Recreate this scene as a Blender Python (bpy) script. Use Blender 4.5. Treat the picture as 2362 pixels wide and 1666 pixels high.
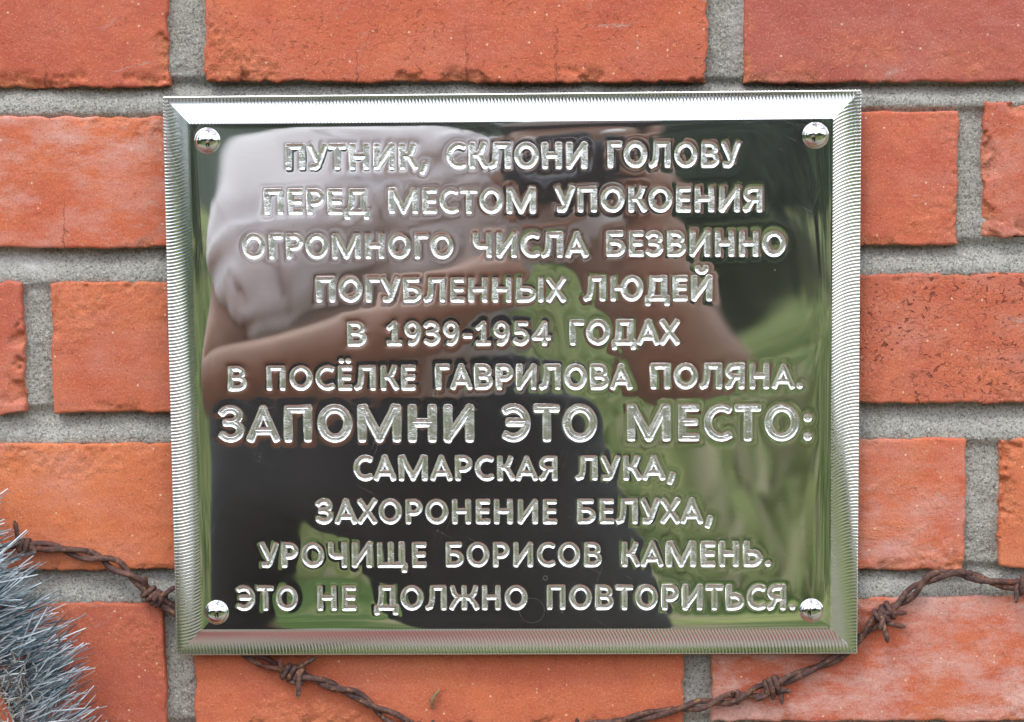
import bpy, bmesh, math, random
import numpy as np
from mathutils import Vector, Matrix
random.seed(7); rng = np.random.default_rng(11)
S = bpy.context.scene
COL = S.collection
PI = math.pi
for o in list(bpy.data.objects): bpy.data.objects.remove(o)

# ------------------------------------------------------------------ camera, world, sun, exposure
Z0 = 1.08                                  # height of the plaque's centre above the ground
CX, CY, CZ = 0.029318, -1.075964, 0.112831 + Z0
PITCH, YAW, ROLL = -0.097599, -0.027852, -0.008859
LENS, SENSOR = 46.0, 22.3
def basis():
    cy, sy = math.cos(YAW), math.sin(YAW); cp, sp = math.cos(PITCH), math.sin(PITCH)
    f = Vector((sy*cp, cy*cp, sp)); r0 = Vector((cy, -sy, 0)); u0 = r0.cross(f)
    cr, sr = math.cos(ROLL), math.sin(ROLL)
    return cr*r0 + sr*u0, -sr*r0 + cr*u0, f
RT, UP, FW = basis()
cam = bpy.data.cameras.new('camera'); camo = bpy.data.objects.new('camera', cam); COL.objects.link(camo)
cam.sensor_width = SENSOR; cam.lens = LENS; cam.clip_start = 0.01; cam.clip_end = 600
m = Matrix((RT, UP, -FW)).transposed().to_4x4(); m.translation = Vector((CX, CY, CZ)); camo.matrix_world = m
cam.dof.use_dof = True; cam.dof.focus_distance = 1.075; cam.dof.aperture_fstop = 6.7
S.camera = camo
def px(x, y, Y=0.0):
    """photograph pixel (2362 x 1666) -> point on the plane y = Y"""
    k = SENSOR/LENS/2362.0
    d = FW + RT*((x-1181.0)*k) + UP*((833.0-y)*k)
    t = (Y-CY)/d.y
    return Vector((CX, CY, CZ)) + d*t

SUN_EL, SUN_AZ = math.radians(58), math.radians(205)      # azimuth measured from +Y towards +X
w = bpy.data.worlds.new("World"); S.world = w; w.use_nodes = True
nt = w.node_tree; nt.nodes.clear()
def N(t, kind, **kw):
    n = t.nodes.new(kind)
    for k, v in kw.items():
        if k.startswith('i_'):
            k = k[2:]
            n.inputs[int(k) if k.isdigit() else k.replace('_', ' ')].default_value = v
        else: setattr(n, k, v)
    return n
def L(t, a, b): t.links.new(a, b)
sky = N(nt, 'ShaderNodeTexSky', sky_type='NISHITA', sun_disc=False, sun_elevation=SUN_EL, sun_rotation=SUN_AZ)
sky.air_density = 1.0; sky.dust_density = 1.0
tc = N(nt, 'ShaderNodeTexCoord'); sep = N(nt, 'ShaderNodeSeparateXYZ'); L(nt, tc.outputs['Generated'], sep.inputs[0])
za = N(nt, 'ShaderNodeMath', operation='ADD', i_1=0.22); L(nt, sep.outputs['Z'], za.inputs[0])
zm = N(nt, 'ShaderNodeMath', operation='MAXIMUM', i_1=0.05); L(nt, za.outputs[0], zm.inputs[0])
dv = N(nt, 'ShaderNodeVectorMath', operation='DIVIDE'); L(nt, tc.outputs['Generated'], dv.inputs[0])
cmb = N(nt, 'ShaderNodeCombineXYZ'); [L(nt, zm.outputs[0], cmb.inputs[i]) for i in range(3)]; L(nt, cmb.outputs[0], dv.inputs[1])
cn = N(nt, 'ShaderNodeTexNoise', i_Scale=1.6, i_Detail=7.0, i_Roughness=0.55); L(nt, dv.outputs[0], cn.inputs['Vector'])
cr = N(nt, 'ShaderNodeValToRGB'); cr.color_ramp.elements[0].position = .36; cr.color_ramp.elements[1].position = .52
L(nt, cn.outputs['Fac'], cr.inputs[0])
cn2 = N(nt, 'ShaderNodeTexNoise', i_Scale=3.1, i_Detail=5.0); L(nt, dv.outputs[0], cn2.inputs['Vector'])
cc = N(nt, 'ShaderNodeValToRGB'); cc.color_ramp.elements[0].position = .35; cc.color_ramp.elements[1].position = .65
cc.color_ramp.elements[0].color = (13, 13.6, 15.0, 1); cc.color_ramp.elements[1].color = (25, 25.2, 25.8, 1)
L(nt, cn2.outputs['Fac'], cc.inputs[0])
mx = N(nt, 'ShaderNodeMix', data_type='RGBA'); L(nt, cr.outputs[0], mx.inputs['Factor'])
L(nt, sky.outputs[0], mx.inputs['A']); L(nt, cc.outputs[0], mx.inputs['B'])
bg = N(nt, 'ShaderNodeBackground', i_Strength=0.10); L(nt, mx.outputs['Result'], bg.inputs[0])
wo = N(nt, 'ShaderNodeOutputWorld'); L(nt, bg.outputs[0], wo.inputs[0])

sl = bpy.data.lights.new('sun', 'SUN'); slo = bpy.data.objects.new('sun', sl); COL.objects.link(slo)
sl.energy = 1.1; sl.angle = math.radians(14); sl.color = (1.0, .955, .89)
sd = Vector((math.sin(SUN_AZ)*math.cos(SUN_EL), math.cos(SUN_AZ)*math.cos(SUN_EL), math.sin(SUN_EL)))
slo.rotation_euler = (-sd).to_track_quat('-Z', 'Y').to_euler()
S.view_settings.view_transform = 'Standard'; S.view_settings.look = 'None'
S.view_settings.exposure = 0.40; S.view_settings.gamma = 1.0
S.cycles.max_bounces = 10; S.cycles.glossy_bounces = 8; S.cycles.caustics_reflective = False
S.cycles.sample_clamp_indirect = 6.0

# ------------------------------------------------------------------ object helpers
def link(name, me, mat=None, parent=None):
    o = bpy.data.objects.new(name, me); COL.objects.link(o)
    if mat is not None and me is not None and len(me.materials) == 0: me.materials.append(mat)
    if parent is not None: o.parent = parent
    return o
def tag(o, label=None, cat=None, group=None, kind=None):
    if label: o['label'] = label
    if cat: o['category'] = cat
    if group: o['group'] = group
    if kind: o['kind'] = kind
    return o
def empty(name, loc=(0, 0, 0)):
    o = bpy.data.objects.new(name, None); COL.objects.link(o); o.location = loc; o.empty_display_size = .05
    return o
def mesh(name, V, F, smooth=True):
    me = bpy.data.meshes.new(name)
    V = np.asarray(V, dtype=np.float32)
    me.vertices.add(len(V)); me.vertices.foreach_set('co', V.ravel())
    if isinstance(F, np.ndarray):
        n, k = F.shape
        me.loops.add(n*k); me.loops.foreach_set('vertex_index', F.astype(np.int32).ravel())
        me.polygons.add(n); me.polygons.foreach_set('loop_start', np.arange(0, n*k, k, dtype=np.int32))
    else:
        tot = sum(len(f) for f in F)
        me.loops.add(tot); me.loops.foreach_set('vertex_index', np.fromiter((i for f in F for i in f), dtype=np.int32, count=tot))
        st = np.cumsum([0]+[len(f) for f in F[:-1]]).astype(np.int32)
        me.polygons.add(len(F)); me.polygons.foreach_set('loop_start', st)
    me.update(calc_edges=True); me.validate()
    me.polygons.foreach_set('use_smooth', np.full(len(me.polygons), smooth, dtype=bool))
    return me
def smooth(a, b, x):
    t = np.clip((x-a)/(b-a), 0, 1); return t*t*(3-2*t)
def _h(ix, iy, seed):
    n = (ix.astype(np.int64)*374761393 + iy.astype(np.int64)*668265263 + seed*2147483647) & 0xffffffff
    n = ((n ^ (n >> 13))*1274126177) & 0xffffffff
    return ((n ^ (n >> 16)) & 0xffff)/65535.0
def vnoise(x, y, seed=0):
    ix, iy = np.floor(x), np.floor(y); fx, fy = x-ix, y-iy
    fx = fx*fx*(3-2*fx); fy = fy*fy*(3-2*fy)
    a, b, c, d = _h(ix, iy, seed), _h(ix+1, iy, seed), _h(ix, iy+1, seed), _h(ix+1, iy+1, seed)
    return (a*(1-fx)+b*fx)*(1-fy)+(c*(1-fx)+d*fx)*fy
def fbm(x, y, seed=0, oct=4, gain=.5):
    s = 0; a = 1; t = 0
    for i in range(oct):
        s = s + a*vnoise(x*2**i+17.3*i, y*2**i-9.1*i, seed+i); t += a; a *= gain
    return s/t
def grid_faces(nx, ny, mask=None):
    i = np.arange(nx-1)[None, :] + np.arange(ny-1)[:, None]*nx
    q = np.stack([i, i+1, i+1+nx, i+nx], -1).reshape(-1, 4)
    if mask is not None: q = q[mask.reshape(-1)]
    return q
def compact(V, F):
    u, inv = np.unique(F, return_inverse=True)
    return V[u], inv.reshape(F.shape)

# ------------------------------------------------------------------ materials
def newmat(name):
    mt = bpy.data.materials.new(name); mt.use_nodes = True
    t = mt.node_tree; t.nodes.clear()
    out = N(t, 'ShaderNodeOutputMaterial'); b = N(t, 'ShaderNodeBsdfPrincipled'); L(t, b.outputs[0], out.inputs[0])
    return mt, t, b, out
def noise(t, vec, scale, detail=4, rough=.55, dist=0.0):
    n = N(t, 'ShaderNodeTexNoise', i_Scale=scale, i_Detail=detail, i_Roughness=rough, i_Distortion=dist)
    if vec is not None: L(t, vec, n.inputs['Vector'])
    return n.outputs['Fac']
def ramp(t, fac, stops, interp='LINEAR'):
    r = N(t, 'ShaderNodeValToRGB'); e = r.color_ramp; e.interpolation = interp
    while len(e.elements) < len(stops): e.elements.new(.5)
    for el, (p, c) in zip(e.elements, stops):
        el.position = p; el.color = (c, c, c, 1) if isinstance(c, (int, float)) else (*c, 1)
    L(t, fac, r.inputs[0]); return r.outputs[0]
def mixc(t, fac, a, b, mode='MIX'):
    n = N(t, 'ShaderNodeMix', data_type='RGBA', blend_type=mode)
    for v, k in ((fac, 'Factor'), (a, 'A'), (b, 'B')):
        if isinstance(v, bpy.types.NodeSocket): L(t, v, n.inputs[k])
        elif k == 'Factor': n.inputs[k].default_value = v
        else: n.inputs[k].default_value = (*v, 1)
    return n.outputs['Result']
def math_(t, op, a, b=0.0, c=None):
    n = N(t, 'ShaderNodeMath', operation=op)
    for i, v in enumerate((a, b) if c is None else (a, b, c)):
        if isinstance(v, bpy.types.NodeSocket): L(t, v, n.inputs[i])
        else: n.inputs[i].default_value = v
    return n.outputs[0]
def bump(t, b, h, dist, strength=1.0, prev=None):
    n = N(t, 'ShaderNodeBump', i_Strength=strength, i_Distance=dist)
    L(t, h, n.inputs['Height'])
    if prev is not None: L(t, prev, n.inputs['Normal'])
    L(t, n.outputs[0], b.inputs['Normal']); return n.outputs[0]
def oattr(t, name):
    n = N(t, 'ShaderNodeAttribute', attribute_type='OBJECT', attribute_name=name); return n

def mat_brick():
    mt, t, b, out = newmat('fired clay brick')
    pos = N(t, 'ShaderNodeNewGeometry').outputs['Position']
    oi = N(t, 'ShaderNodeObjectInfo')
    off = N(t, 'ShaderNodeVectorMath', operation='SCALE'); L(t, oi.outputs['Location'], off.inputs[0]); off.inputs['Scale'].default_value = 37.0
    ad = N(t, 'ShaderNodeVectorMath', operation='ADD'); L(t, pos, ad.inputs[0]); L(t, off.outputs[0], ad.inputs[1])
    v = ad.outputs[0]
    tint = oi.outputs['Color']
    big = noise(t, v, 14, 5, .6, .3)
    c = mixc(t, ramp(t, big, [(.3, 0), (.7, 1)]), (.49, .112, .064), (.62, .180, .088))
    mid = noise(t, v, 60, 6, .65, .4)
    c = mixc(t, ramp(t, mid, [(.45, 0), (.75, .75)]), c, (.46, .110, .070))
    c = mixc(t, 1.0, c, tint, 'MULTIPLY')
    # rubbed, rough pale-orange places
    rg = noise(t, v, 22, 6, .7, .6)
    rr = math_(t, 'MULTIPLY', ramp(t, rg, [(.54, 0), (.66, 1)]), oattr(t, 'rubbed').outputs['Fac'])
    chp = N(t, 'ShaderNodeAttribute', attribute_name='chip').outputs['Fac']
    rr = math_(t, 'MINIMUM', math_(t, 'ADD', rr, math_(t, 'MULTIPLY', chp, ramp(t, noise(t, v, 260, 4, .7), [(.35, .2), (.6, 1)]))), 1.0)
    c = mixc(t, rr, c, (.64, .215, .10))
    # lime bloom
    mp = N(t, 'ShaderNodeMapping'); L(t, v, mp.inputs[0]); mp.inputs['Scale'].default_value = (.7, 1, 1.6)
    bl = noise(t, mp.outputs[0], 34, 10, .74, .12)
    bm = ramp(t, bl, [(.44, 0), (.68, 1)])
    bl2 = noise(t, v, 9, 3, .5)
    bm = math_(t, 'MULTIPLY', bm, math_(t, 'ADD', ramp(t, bl2, [(.38, 0), (.58, 1)]), math_(t, 'POWER', oattr(t, 'bloom').outputs['Fac'], 3.0)))
    bm = math_(t, 'MULTIPLY', bm, oattr(t, 'bloom').outputs['Fac'])
    c = mixc(t, math_(t, 'MINIMUM', bm, .8), c, (.66, .42, .38))
    # fine grain and specks
    fine = noise(t, v, 900, 3, .6)
    c = mixc(t, ramp(t, fine, [(.36, .38), (.48, 0)]), c, (.34, .07, .045))
    c = mixc(t, ramp(t, noise(t, v, 1100, 2, .6), [(.56, 0), (.70, .45)]), c, (.78, .42, .28))
    vo = N(t, 'ShaderNodeTexVoronoi', i_Scale=330.0); L(t, v, vo.inputs['Vector'])
    sp = ramp(t, vo.outputs['Distance'], [(.10, 1), (.24, 0)])
    vc = N(t, 'ShaderNodeSeparateColor'); L(t, vo.outputs['Color'], vc.inputs[0])
    sp = math_(t, 'MULTIPLY', sp, math_(t, 'GREATER_THAN', vc.outputs[0], .93))
    c = mixc(t, math_(t, 'MULTIPLY', sp, .8), c, (.85, .62, .45))
    sd_ = math_(t, 'MULTIPLY', ramp(t, vo.outputs['Distance'], [(.05, 1), (.22, 0)]), math_(t, 'LESS_THAN', vc.outputs[1], .025))
    c = mixc(t, math_(t, 'MULTIPLY', sd_, .6), c, (.09, .03, .025))
    # hairline and grain cracks
    wr = N(t, 'ShaderNodeTexNoise', i_Scale=60.0, i_Detail=4.0); L(t, v, wr.inputs['Vector'])
    wv = N(t, 'ShaderNodeVectorMath', operation='SCALE'); L(t, wr.outputs['Color'], wv.inputs[0]); wv.inputs['Scale'].default_value = .045
    wa = N(t, 'ShaderNodeVectorMath', operation='ADD'); L(t, v, wa.inputs[0]); L(t, wv.outputs[0], wa.inputs[1])
    cv = N(t, 'ShaderNodeTexVoronoi', feature='DISTANCE_TO_EDGE', i_Scale=24.0); L(t, wa.outputs[0], cv.inputs['Vector'])
    hk = ramp(t, cv.outputs['Distance'], [(.0, .8), (.004, 0)])
    hk = math_(t, 'MULTIPLY', hk, ramp(t, noise(t, v, 30, 3), [(.56, 0), (.66, 1)]))
    wv2 = N(t, 'ShaderNodeVectorMath', operation='SCALE'); L(t, wr.outputs['Color'], wv2.inputs[0]); wv2.inputs['Scale'].default_value = .010
    wb = N(t, 'ShaderNodeVectorMath', operation='ADD'); L(t, v, wb.inputs[0]); L(t, wv2.outputs[0], wb.inputs[1])
    cg = N(t, 'ShaderNodeTexVoronoi', feature='DISTANCE_TO_EDGE', i_Scale=290.0); L(t, wb.outputs[0], cg.inputs['Vector'])
    gk = ramp(t, cg.outputs['Distance'], [(.02, 1), (.17, 0)])
    gk = math_(t, 'MULTIPLY', gk, ramp(t, noise(t, v, 150, 5, .7), [(.48, 0), (.60, 1)]))
    pit = ramp(t, noise(t, v, 330, 2, .5, .6), [(.60, 0), (.66, 1.3)])
    pit = math_(t, 'MULTIPLY', pit, ramp(t, noise(t, v, 40, 3), [(.40, 0), (.55, 1)]))
    gk = math_(t, 'MAXIMUM', math_(t, 'MULTIPLY', gk, .42), pit)
    gk = math_(t, 'MULTIPLY', gk, oattr(t, 'crackle').outputs['Fac'])
    ck = math_(t, 'MAXIMUM', hk, gk)
    # hairline shrinkage cracks that run up from the lower arris of single bricks
    sx_ = N(t, 'ShaderNodeSeparateXYZ'); L(t, pos, sx_.inputs[0])
    wob = math_(t, 'MULTIPLY', math_(t, 'SUBTRACT', noise(t, pos, 130, 5, .7), .5), .011)
    for (cx_, y0_, y1_) in ((558, 128, 184), (1076, 40, 182), (1283, 40, 182), (149, 430, 574), (103, 140, 200), (823, 110, 182)):
        pa, pb = px(cx_, y1_), px(cx_, y0_)
        dd = math_(t, 'ABSOLUTE', math_(t, 'ADD', math_(t, 'SUBTRACT', sx_.outputs['X'], pa.x), wob))
        up_ = N(t, 'ShaderNodeMapRange', interpolation_type='LINEAR'); L(t, sx_.outputs['Z'], up_.inputs['Value'])
        up_.inputs['From Min'].default_value = pa.z-.002; up_.inputs['From Max'].default_value = pb.z; up_.inputs['To Min'].default_value = .00042; up_.inputs['To Max'].default_value = 0.0
        ln_ = math_(t, 'LESS_THAN', dd, up_.outputs[0])
        ln_ = math_(t, 'MULTIPLY', ln_, math_(t, 'GREATER_THAN', sx_.outputs['Z'], pa.z-.003))
        ck = math_(t, 'MAXIMUM', ck, ln_)
    c = mixc(t, math_(t, 'MULTIPLY', ck, .62), c, (.16, .045, .03))
    mp3 = N(t, 'ShaderNodeMapping'); L(t, v, mp3.inputs[0]); mp3.inputs['Scale'].default_value = (1, 1, 2.2)
    sm = ramp(t, noise(t, mp3.outputs[0], 34, 8, .75, 1.2), [(.60, 0), (.68, .75)])
    sm = math_(t, 'MULTIPLY', sm, ramp(t, noise(t, v, 11, 2), [(.5, 0), (.62, 1)]))
    c = mixc(t, sm, c, (.46, .41, .37))
    L(t, c, b.inputs['Base Color'])
    b.inputs['Roughness'].default_value = .86; b.inputs['Specular IOR Level'].default_value = .35
    h = math_(t, 'ADD', math_(t, 'MULTIPLY', noise(t, v, 420, 5, .7), .6), math_(t, 'MULTIPLY', noise(t, v, 200, 4, .6), .4))
    h = math_(t, 'SUBTRACT', h, math_(t, 'MULTIPLY', ck, .9))
    h = math_(t, 'ADD', h, math_(t, 'MULTIPLY', math_(t, 'MULTIPLY', noise(t, v, 260, 6, .8), 1.6), math_(t, 'ADD', rr, math_(t, 'MULTIPLY', oattr(t, 'crackle').outputs['Fac'], .3))))
    bump(t, b, h, .0009, .8)
    return mt
def mat_mortar():
    mt, t, b, out = newmat('sandy grey mortar')
    v = N(t, 'ShaderNodeNewGeometry').outputs['Position']
    c = mixc(t, noise(t, v, 18, 4), (.33, .325, .295), (.56, .555, .52))
    g = noise(t, v, 760, 3, .75)
    c = mixc(t, ramp(t, g, [(.36, .85), (.52, 0)]), c, (.12, .122, .11))
    g2 = noise(t, v, 1000, 2, .6)
    c = mixc(t, ramp(t, g2, [(.56, 0), (.68, .85)]), c, (.72, .71, .66))
    st = noise(t, v, 17, 6, .72, .7)
    c = mixc(t, ramp(t, st, [(.57, 0), (.70, .7)]), c, (.76, .76, .77))
    c = mixc(t, ramp(t, noise(t, v, 48, 4, .6), [(.60, 0), (.72, .45)]), c, (.20, .20, .18))
    L(t, c, b.inputs['Base Color']); b.inputs['Roughness'].default_value = .95; b.inputs['Specular IOR Level'].default_value = .2
    h = math_(t, 'ADD', noise(t, v, 620, 4, .75), math_(t, 'MULTIPLY', noise(t, v, 120, 4, .6), .8))
    bump(t, b, h, .0016, 1.0)
    return mt
PC = px(1181, 833)
def mat_metal(name, rough, tool=0.0, grit=0.0, scratch=0.0, rings=(), base=(.80, .81, .82), haze=.0):
    mt, t, b, out = newmat(name)
    v = N(t, 'ShaderNodeNewGeometry').outputs['Position']
    b.inputs['Metallic'].default_value = 1.0
    b.inputs['Base Color'].default_value = (*base, 1); b.inputs['Roughness'].default_value = rough
    nn = None
    if scratch > 0:
        hs = None
        for k, (a, f) in enumerate(((.35, 9), (-.5, 14), (1.2, 11), (-.05, 7))):
            mr = N(t, 'ShaderNodeMapping'); L(t, v, mr.inputs[0]); mr.inputs['Rotation'].default_value = (0, a, 0)
            mp = N(t, 'ShaderNodeMapping'); L(t, mr.outputs[0], mp.inputs[0]); mp.inputs['Scale'].default_value = (f*3, 1, 1700)
            mp2 = N(t, 'ShaderNodeVectorMath', operation='ADD'); L(t, mp.outputs[0], mp2.inputs[0])
            mp2.inputs[1].default_value = (k*3.1, k*1.7, k*5.3)
            n = noise(t, mp2.outputs[0], 1.0, 2, .5)
            q = ramp(t, n, [(.64, 0), (.76, 1)])
            q = math_(t, 'MULTIPLY', q, ramp(t, noise(t, v, 13+5*k, 3), [(.45, 0), (.62, 1)]))
            hs = q if hs is None else math_(t, 'ADD', hs, q)
        flat = N(t, 'ShaderNodeMapping'); L(t, v, flat.inputs[0]); flat.inputs['Scale'].default_value = (1, 0, 1)
        sp = N(t, 'ShaderNodeTexVoronoi', i_Scale=120.0); L(t, flat.outputs[0], sp.inputs['Vector'])
        sc = N(t, 'ShaderNodeSeparateColor'); L(t, sp.outputs['Color'], sc.inputs[0])
        dust = math_(t, 'MULTIPLY', ramp(t, sp.outputs['Distance'], [(.02, 1), (.055, 0)]), math_(t, 'GREATER_THAN', sc.outputs[0], .80))
        ringm = None
        for (rx, ry, rr, wd) in rings:
            p = px(rx, ry, -.0135)
            sb = N(t, 'ShaderNodeVectorMath', operation='DISTANCE'); L(t, v, sb.inputs[0]); sb.inputs[1].default_value = p
            q = math_(t, 'ABSOLUTE', math_(t, 'SUBTRACT', sb.outputs['Value'], rr))
            q = math_(t, 'LESS_THAN', q, wd)
            ringm = q if ringm is None else math_(t, 'MAXIMUM', ringm, q)
        df = N(t, 'ShaderNodeBsdfPrincipled', i_Roughness=.35, i_Metallic=1.0); df.inputs['Base Color'].default_value = (.75, .76, .78, 1)
        fac = math_(t, 'MULTIPLY', hs, scratch)
        if ringm is not None: fac = math_(t, 'MAXIMUM', fac, math_(t, 'MULTIPLY', ringm, .28))
        fac = math_(t, 'MAXIMUM', fac, math_(t, 'MULTIPLY', dust, .75))
        hz = math_(t, 'MULTIPLY', noise(t, v, 9, 3), haze)
        fac = math_(t, 'MINIMUM', math_(t, 'ADD', fac, hz), 1.0)
        ms = N(t, 'ShaderNodeMixShader'); L(t, fac, ms.inputs[0]); L(t, b.outputs[0], ms.inputs[1]); L(t, df.outputs[0], ms.inputs[2])
        L(t, ms.outputs[0], out.inputs[0])
    if grit > 0:
        mp = N(t, 'ShaderNodeMapping'); L(t, v, mp.inputs[0]); mp.inputs['Scale'].default_value = (.55, 1, 1.5)
        h = noise(t, mp.outputs[0], 1500, 2, .6)
        msk = ramp(t, noise(t, v, 210, 3), [(.42, .12), (.6, 1)])
        h = math_(t, 'MULTIPLY', h, msk)
        bump(t, b, h, .00045, grit)
    return mt
def simple(name, c1, c2, scale, rough=.8, bd=0.0, detail=5, metal=0.0, spec=.4):
    mt, t, b, out = newmat(name)
    v = N(t, 'ShaderNodeTexCoord').outputs['Object']
    n = noise(t, v, scale, detail, .6)
    L(t, mixc(t, ramp(t, n, [(.3, 0), (.7, 1)]), c1, c2), b.inputs['Base Color'])
    b.inputs['Roughness'].default_value = rough; b.inputs['Metallic'].default_value = metal
    b.inputs['Specular IOR Level'].default_value = spec
    if bd: bump(t, b, noise(t, v, scale*3, 5, .65), bd, .8)
    return mt
def mat_rust():
    mt, t, b, out = newmat('rusty wire')
    v = N(t, 'ShaderNodeNewGeometry').outputs['Position']
    c = mixc(t, ramp(t, noise(t, v, 130, 6, .7), [(.35, 0), (.62, 1)]), (.040, .022, .026), (.165, .085, .068))
    c = mixc(t, ramp(t, noise(t, v, 330, 4, .7), [(.55, 0), (.68, .8)]), c, (.42, .20, .085))
    c = mixc(t, ramp(t, noise(t, v, 75, 4, .6), [(.58, 0), (.7, .7)]), c, (.12, .022, .018))
    L(t, c, b.inputs['Base Color']); b.inputs['Roughness'].default_value = .72; b.inputs['Specular IOR Level'].default_value = .5
    h = math_(t, 'ADD', noise(t, v, 700, 4, .7), math_(t, 'MULTIPLY', noise(t, v, 260, 3, .6), 1.3))
    bump(t, b, h, .0011, 1.0)
    return mt

M_BRICK = mat_brick(); M_MORTAR = mat_mortar(); M_RUST = mat_rust()
M_PANEL = mat_metal('mirror polished steel', .022, scratch=.20, haze=.13,
    rings=((1227, 1409, .0064, .00012), (1207, 345, .0068, .00011), (1004, 910, .0013, .0002), (1258, 1334, .0011, .0003)), base=(.74, .75, .76))
M_BEVEL = mat_metal('milled steel edge', .17, base=(.84, .85, .86))
M_GROOVE = mat_metal('engraved steel', .27, grit=.42, base=(.93, .94, .945))
M_RIVET = mat_metal('chromed rivet', .03, base=(.72, .73, .74))

# ------------------------------------------------------------------ brick wall
wall = tag(empty('brick_wall', (0, 0, 0)), 'orange red brick wall with wide grey mortar joints carrying the engraved steel plaque', 'wall')
D2 = 2362/2295.0
def q(x, y, Y=0.0): return px(x*D2, y*D2, Y)          # the same in the 2295-wide view
def make_brick(x0, x1, zt0, zt1, zb0, zb1, seed, rough=.5, step=.0009):
    """front at y=0; left/right edges x0,x1; top z at left/right, bottom z at left/right"""
    Lx = x1-x0; H = (zt0-zb0+zt1-zb1)/2
    nx, nz = max(8, int(Lx/step)), max(8, int(H/step))
    u, v = np.meshgrid(np.linspace(0, 1, nx), np.linspace(0, 1, nz))
    X = x0+u*Lx; Z = (zb0+(zb1-zb0)*u)*(1-v)+(zt0+(zt1-zt0)*u)*v
    e1, e2, e3, e4 = u*Lx, (1-u)*Lx, v*H, (1-v)*H
    e = np.minimum(np.minimum(e1, e2), np.minimum(e3, e4))
    sx, sz = X+seed*3.7, Z+seed*1.9
    # ragged outline
    fall = np.exp(-(e/.003)**1.5)
    rw = .0009*rough+.0006
    dx = (fbm(sx*160, sz*160, seed, 4)-.5)*2*rw + (fbm(sx*28, sz*28, seed+5, 2)-.5)*.0011*rough
    dz = (fbm(sx*170, sz*150, seed+9, 4)-.5)*2*rw + (fbm(sx*30, sz*25, seed+13, 2)-.5)*.0011*rough
    X = X+dx*fall; Z = Z+dz*fall
    # rounded arris, chips, low relief
    wv = .0006+.0008*fbm(sx*60, sz*60, seed+21, 2)
    dep = .0006*np.clip(1-e/wv, 0, 1)**2
    ch = smooth(.60-.05*rough, .66-.03*rough, fbm(sx*75, sz*75, seed+31, 4))*smooth(.005+.004*rough, .0, e)
    dep += ch*.0024*rough*(0.6+.8*fbm(sx*300, sz*300, seed+41, 2))
    dep += (fbm(sx*14, sz*14, seed+51, 2)-.5)*.0005
    rough_m = smooth(.52, .70, fbm(sx*24, sz*24, seed+61, 3))*smooth(.03, .006, e)
    dep += rough_m*(fbm(sx*330, sz*330, seed+71, 3)-.42)*.0030*rough
    dep += (fbm(sx*220, sz*220, seed+81, 3)-.5)*.00045
    chip = np.clip(ch+rough_m*.8*rough, 0, 1)
    cx, cz = (x0+x1)/2, (zb0+zt0)/2
    V = np.stack([X-cx, dep, Z-cz], -1).reshape(-1, 3)
    F = grid_faces(nx, nz)
    i = np.arange(nx*nz).reshape(nz, nx)
    ring = np.concatenate([i[0, :-1], i[:-1, -1], i[-1, :0:-1], i[:0:-1, 0]])
    n0 = len(V); rows = [ring]
    for k, yy in enumerate((.006, .02)):
        R_ = V[ring].copy(); R_[:, 1] = yy
        if k == 0: R_[:, [0, 2]] *= 1.0
        V = np.vstack([V, R_]); rows.append(np.arange(n0, n0+len(ring))); n0 += len(ring)
    Fs = [F]
    for a, b_ in zip(rows[:-1], rows[1:]):
        Fs.append(np.stack([a, b_, np.roll(b_, -1), np.roll(a, -1)], 1))
    me = mesh('brick', V, np.vstack(Fs)); at = me.attributes.new('chip', 'FLOAT', 'POINT'); ca = np.zeros(len(V), np.float32); ca[:nx*nz] = chip.ravel(); at.data.foreach_set('value', ca)
    o = link('brick', me, M_BRICK, wall); o.location = (cx, 0, cz)
    return o
# (left, right, top-left, top-right, bottom-left, bottom-right) in the 2295-wide view; bloom, rubbed, crackle, rough, tint
BR = [
 (-745, 375, -112, -110, 195, 195,  .25, .25, .15, 1.2, (.95, .90, .95)),
 (458, 1583, -112, -112, 183, 186,  .15, .15, .35, 1.1, (1.02, .95, .92)),
 (1668, 2790, -112, -112, 186, 178, .20, .10, .10, .5, (.80, .78, 1.05)),
 (-222, 905, 262, 262, 557, 552,    .75, .25, .10, .6, (1.05, 1.02, .95)),
 (985, 2147, 250, 250, 551, 549,    .20, .20, .15, .5, (1.0, .92, .98)),
 (2203, 3320, 228, 228, 530, 528,   .45, .55, .30, 1.45, (.98, 1.0, 1.05)),
 (-1065, 52, 640, 634, 925, 926,    .30, .30, .10, 1.6, (.95, .93, 1.0)),
 (116, 1240, 632, 630, 926, 920,    .25, .45, .10, .7, (1.02, 1.05, .95)),
 (1322, 2440, 616, 613, 905, 903,   .30, .15, 1.0, .6, (1.0, 1.0, 1.0)),
 (-160, 965, 995, 993, 1279, 1276,  .45, .45, .05, .5, (1.12, 1.22, .95)),
 (1035, 2163, 990, 984, 1275, 1277, .60, .75, .10, .7, (1.05, 1.05, 1.0)),
 (2240, 3360, 985, 985, 1272, 1272, .30, .95, .10, 1.45, (1.08, 1.2, 1.0)),
 (-750, 368, 1352, 1353, 1636, 1636, .20, .12, .05, .6, (.90, .85, .92)),
 (435, 1530, 1352, 1350, 1632, 1630, .12, .45, .10, .7, (1.05, 1.05, .95)),
 (1595, 2715, 1342, 1336, 1617, 1616, 1.0, .35, .10, .4, (1.0, .98, 1.0)),
]
rows_z = []
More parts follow.
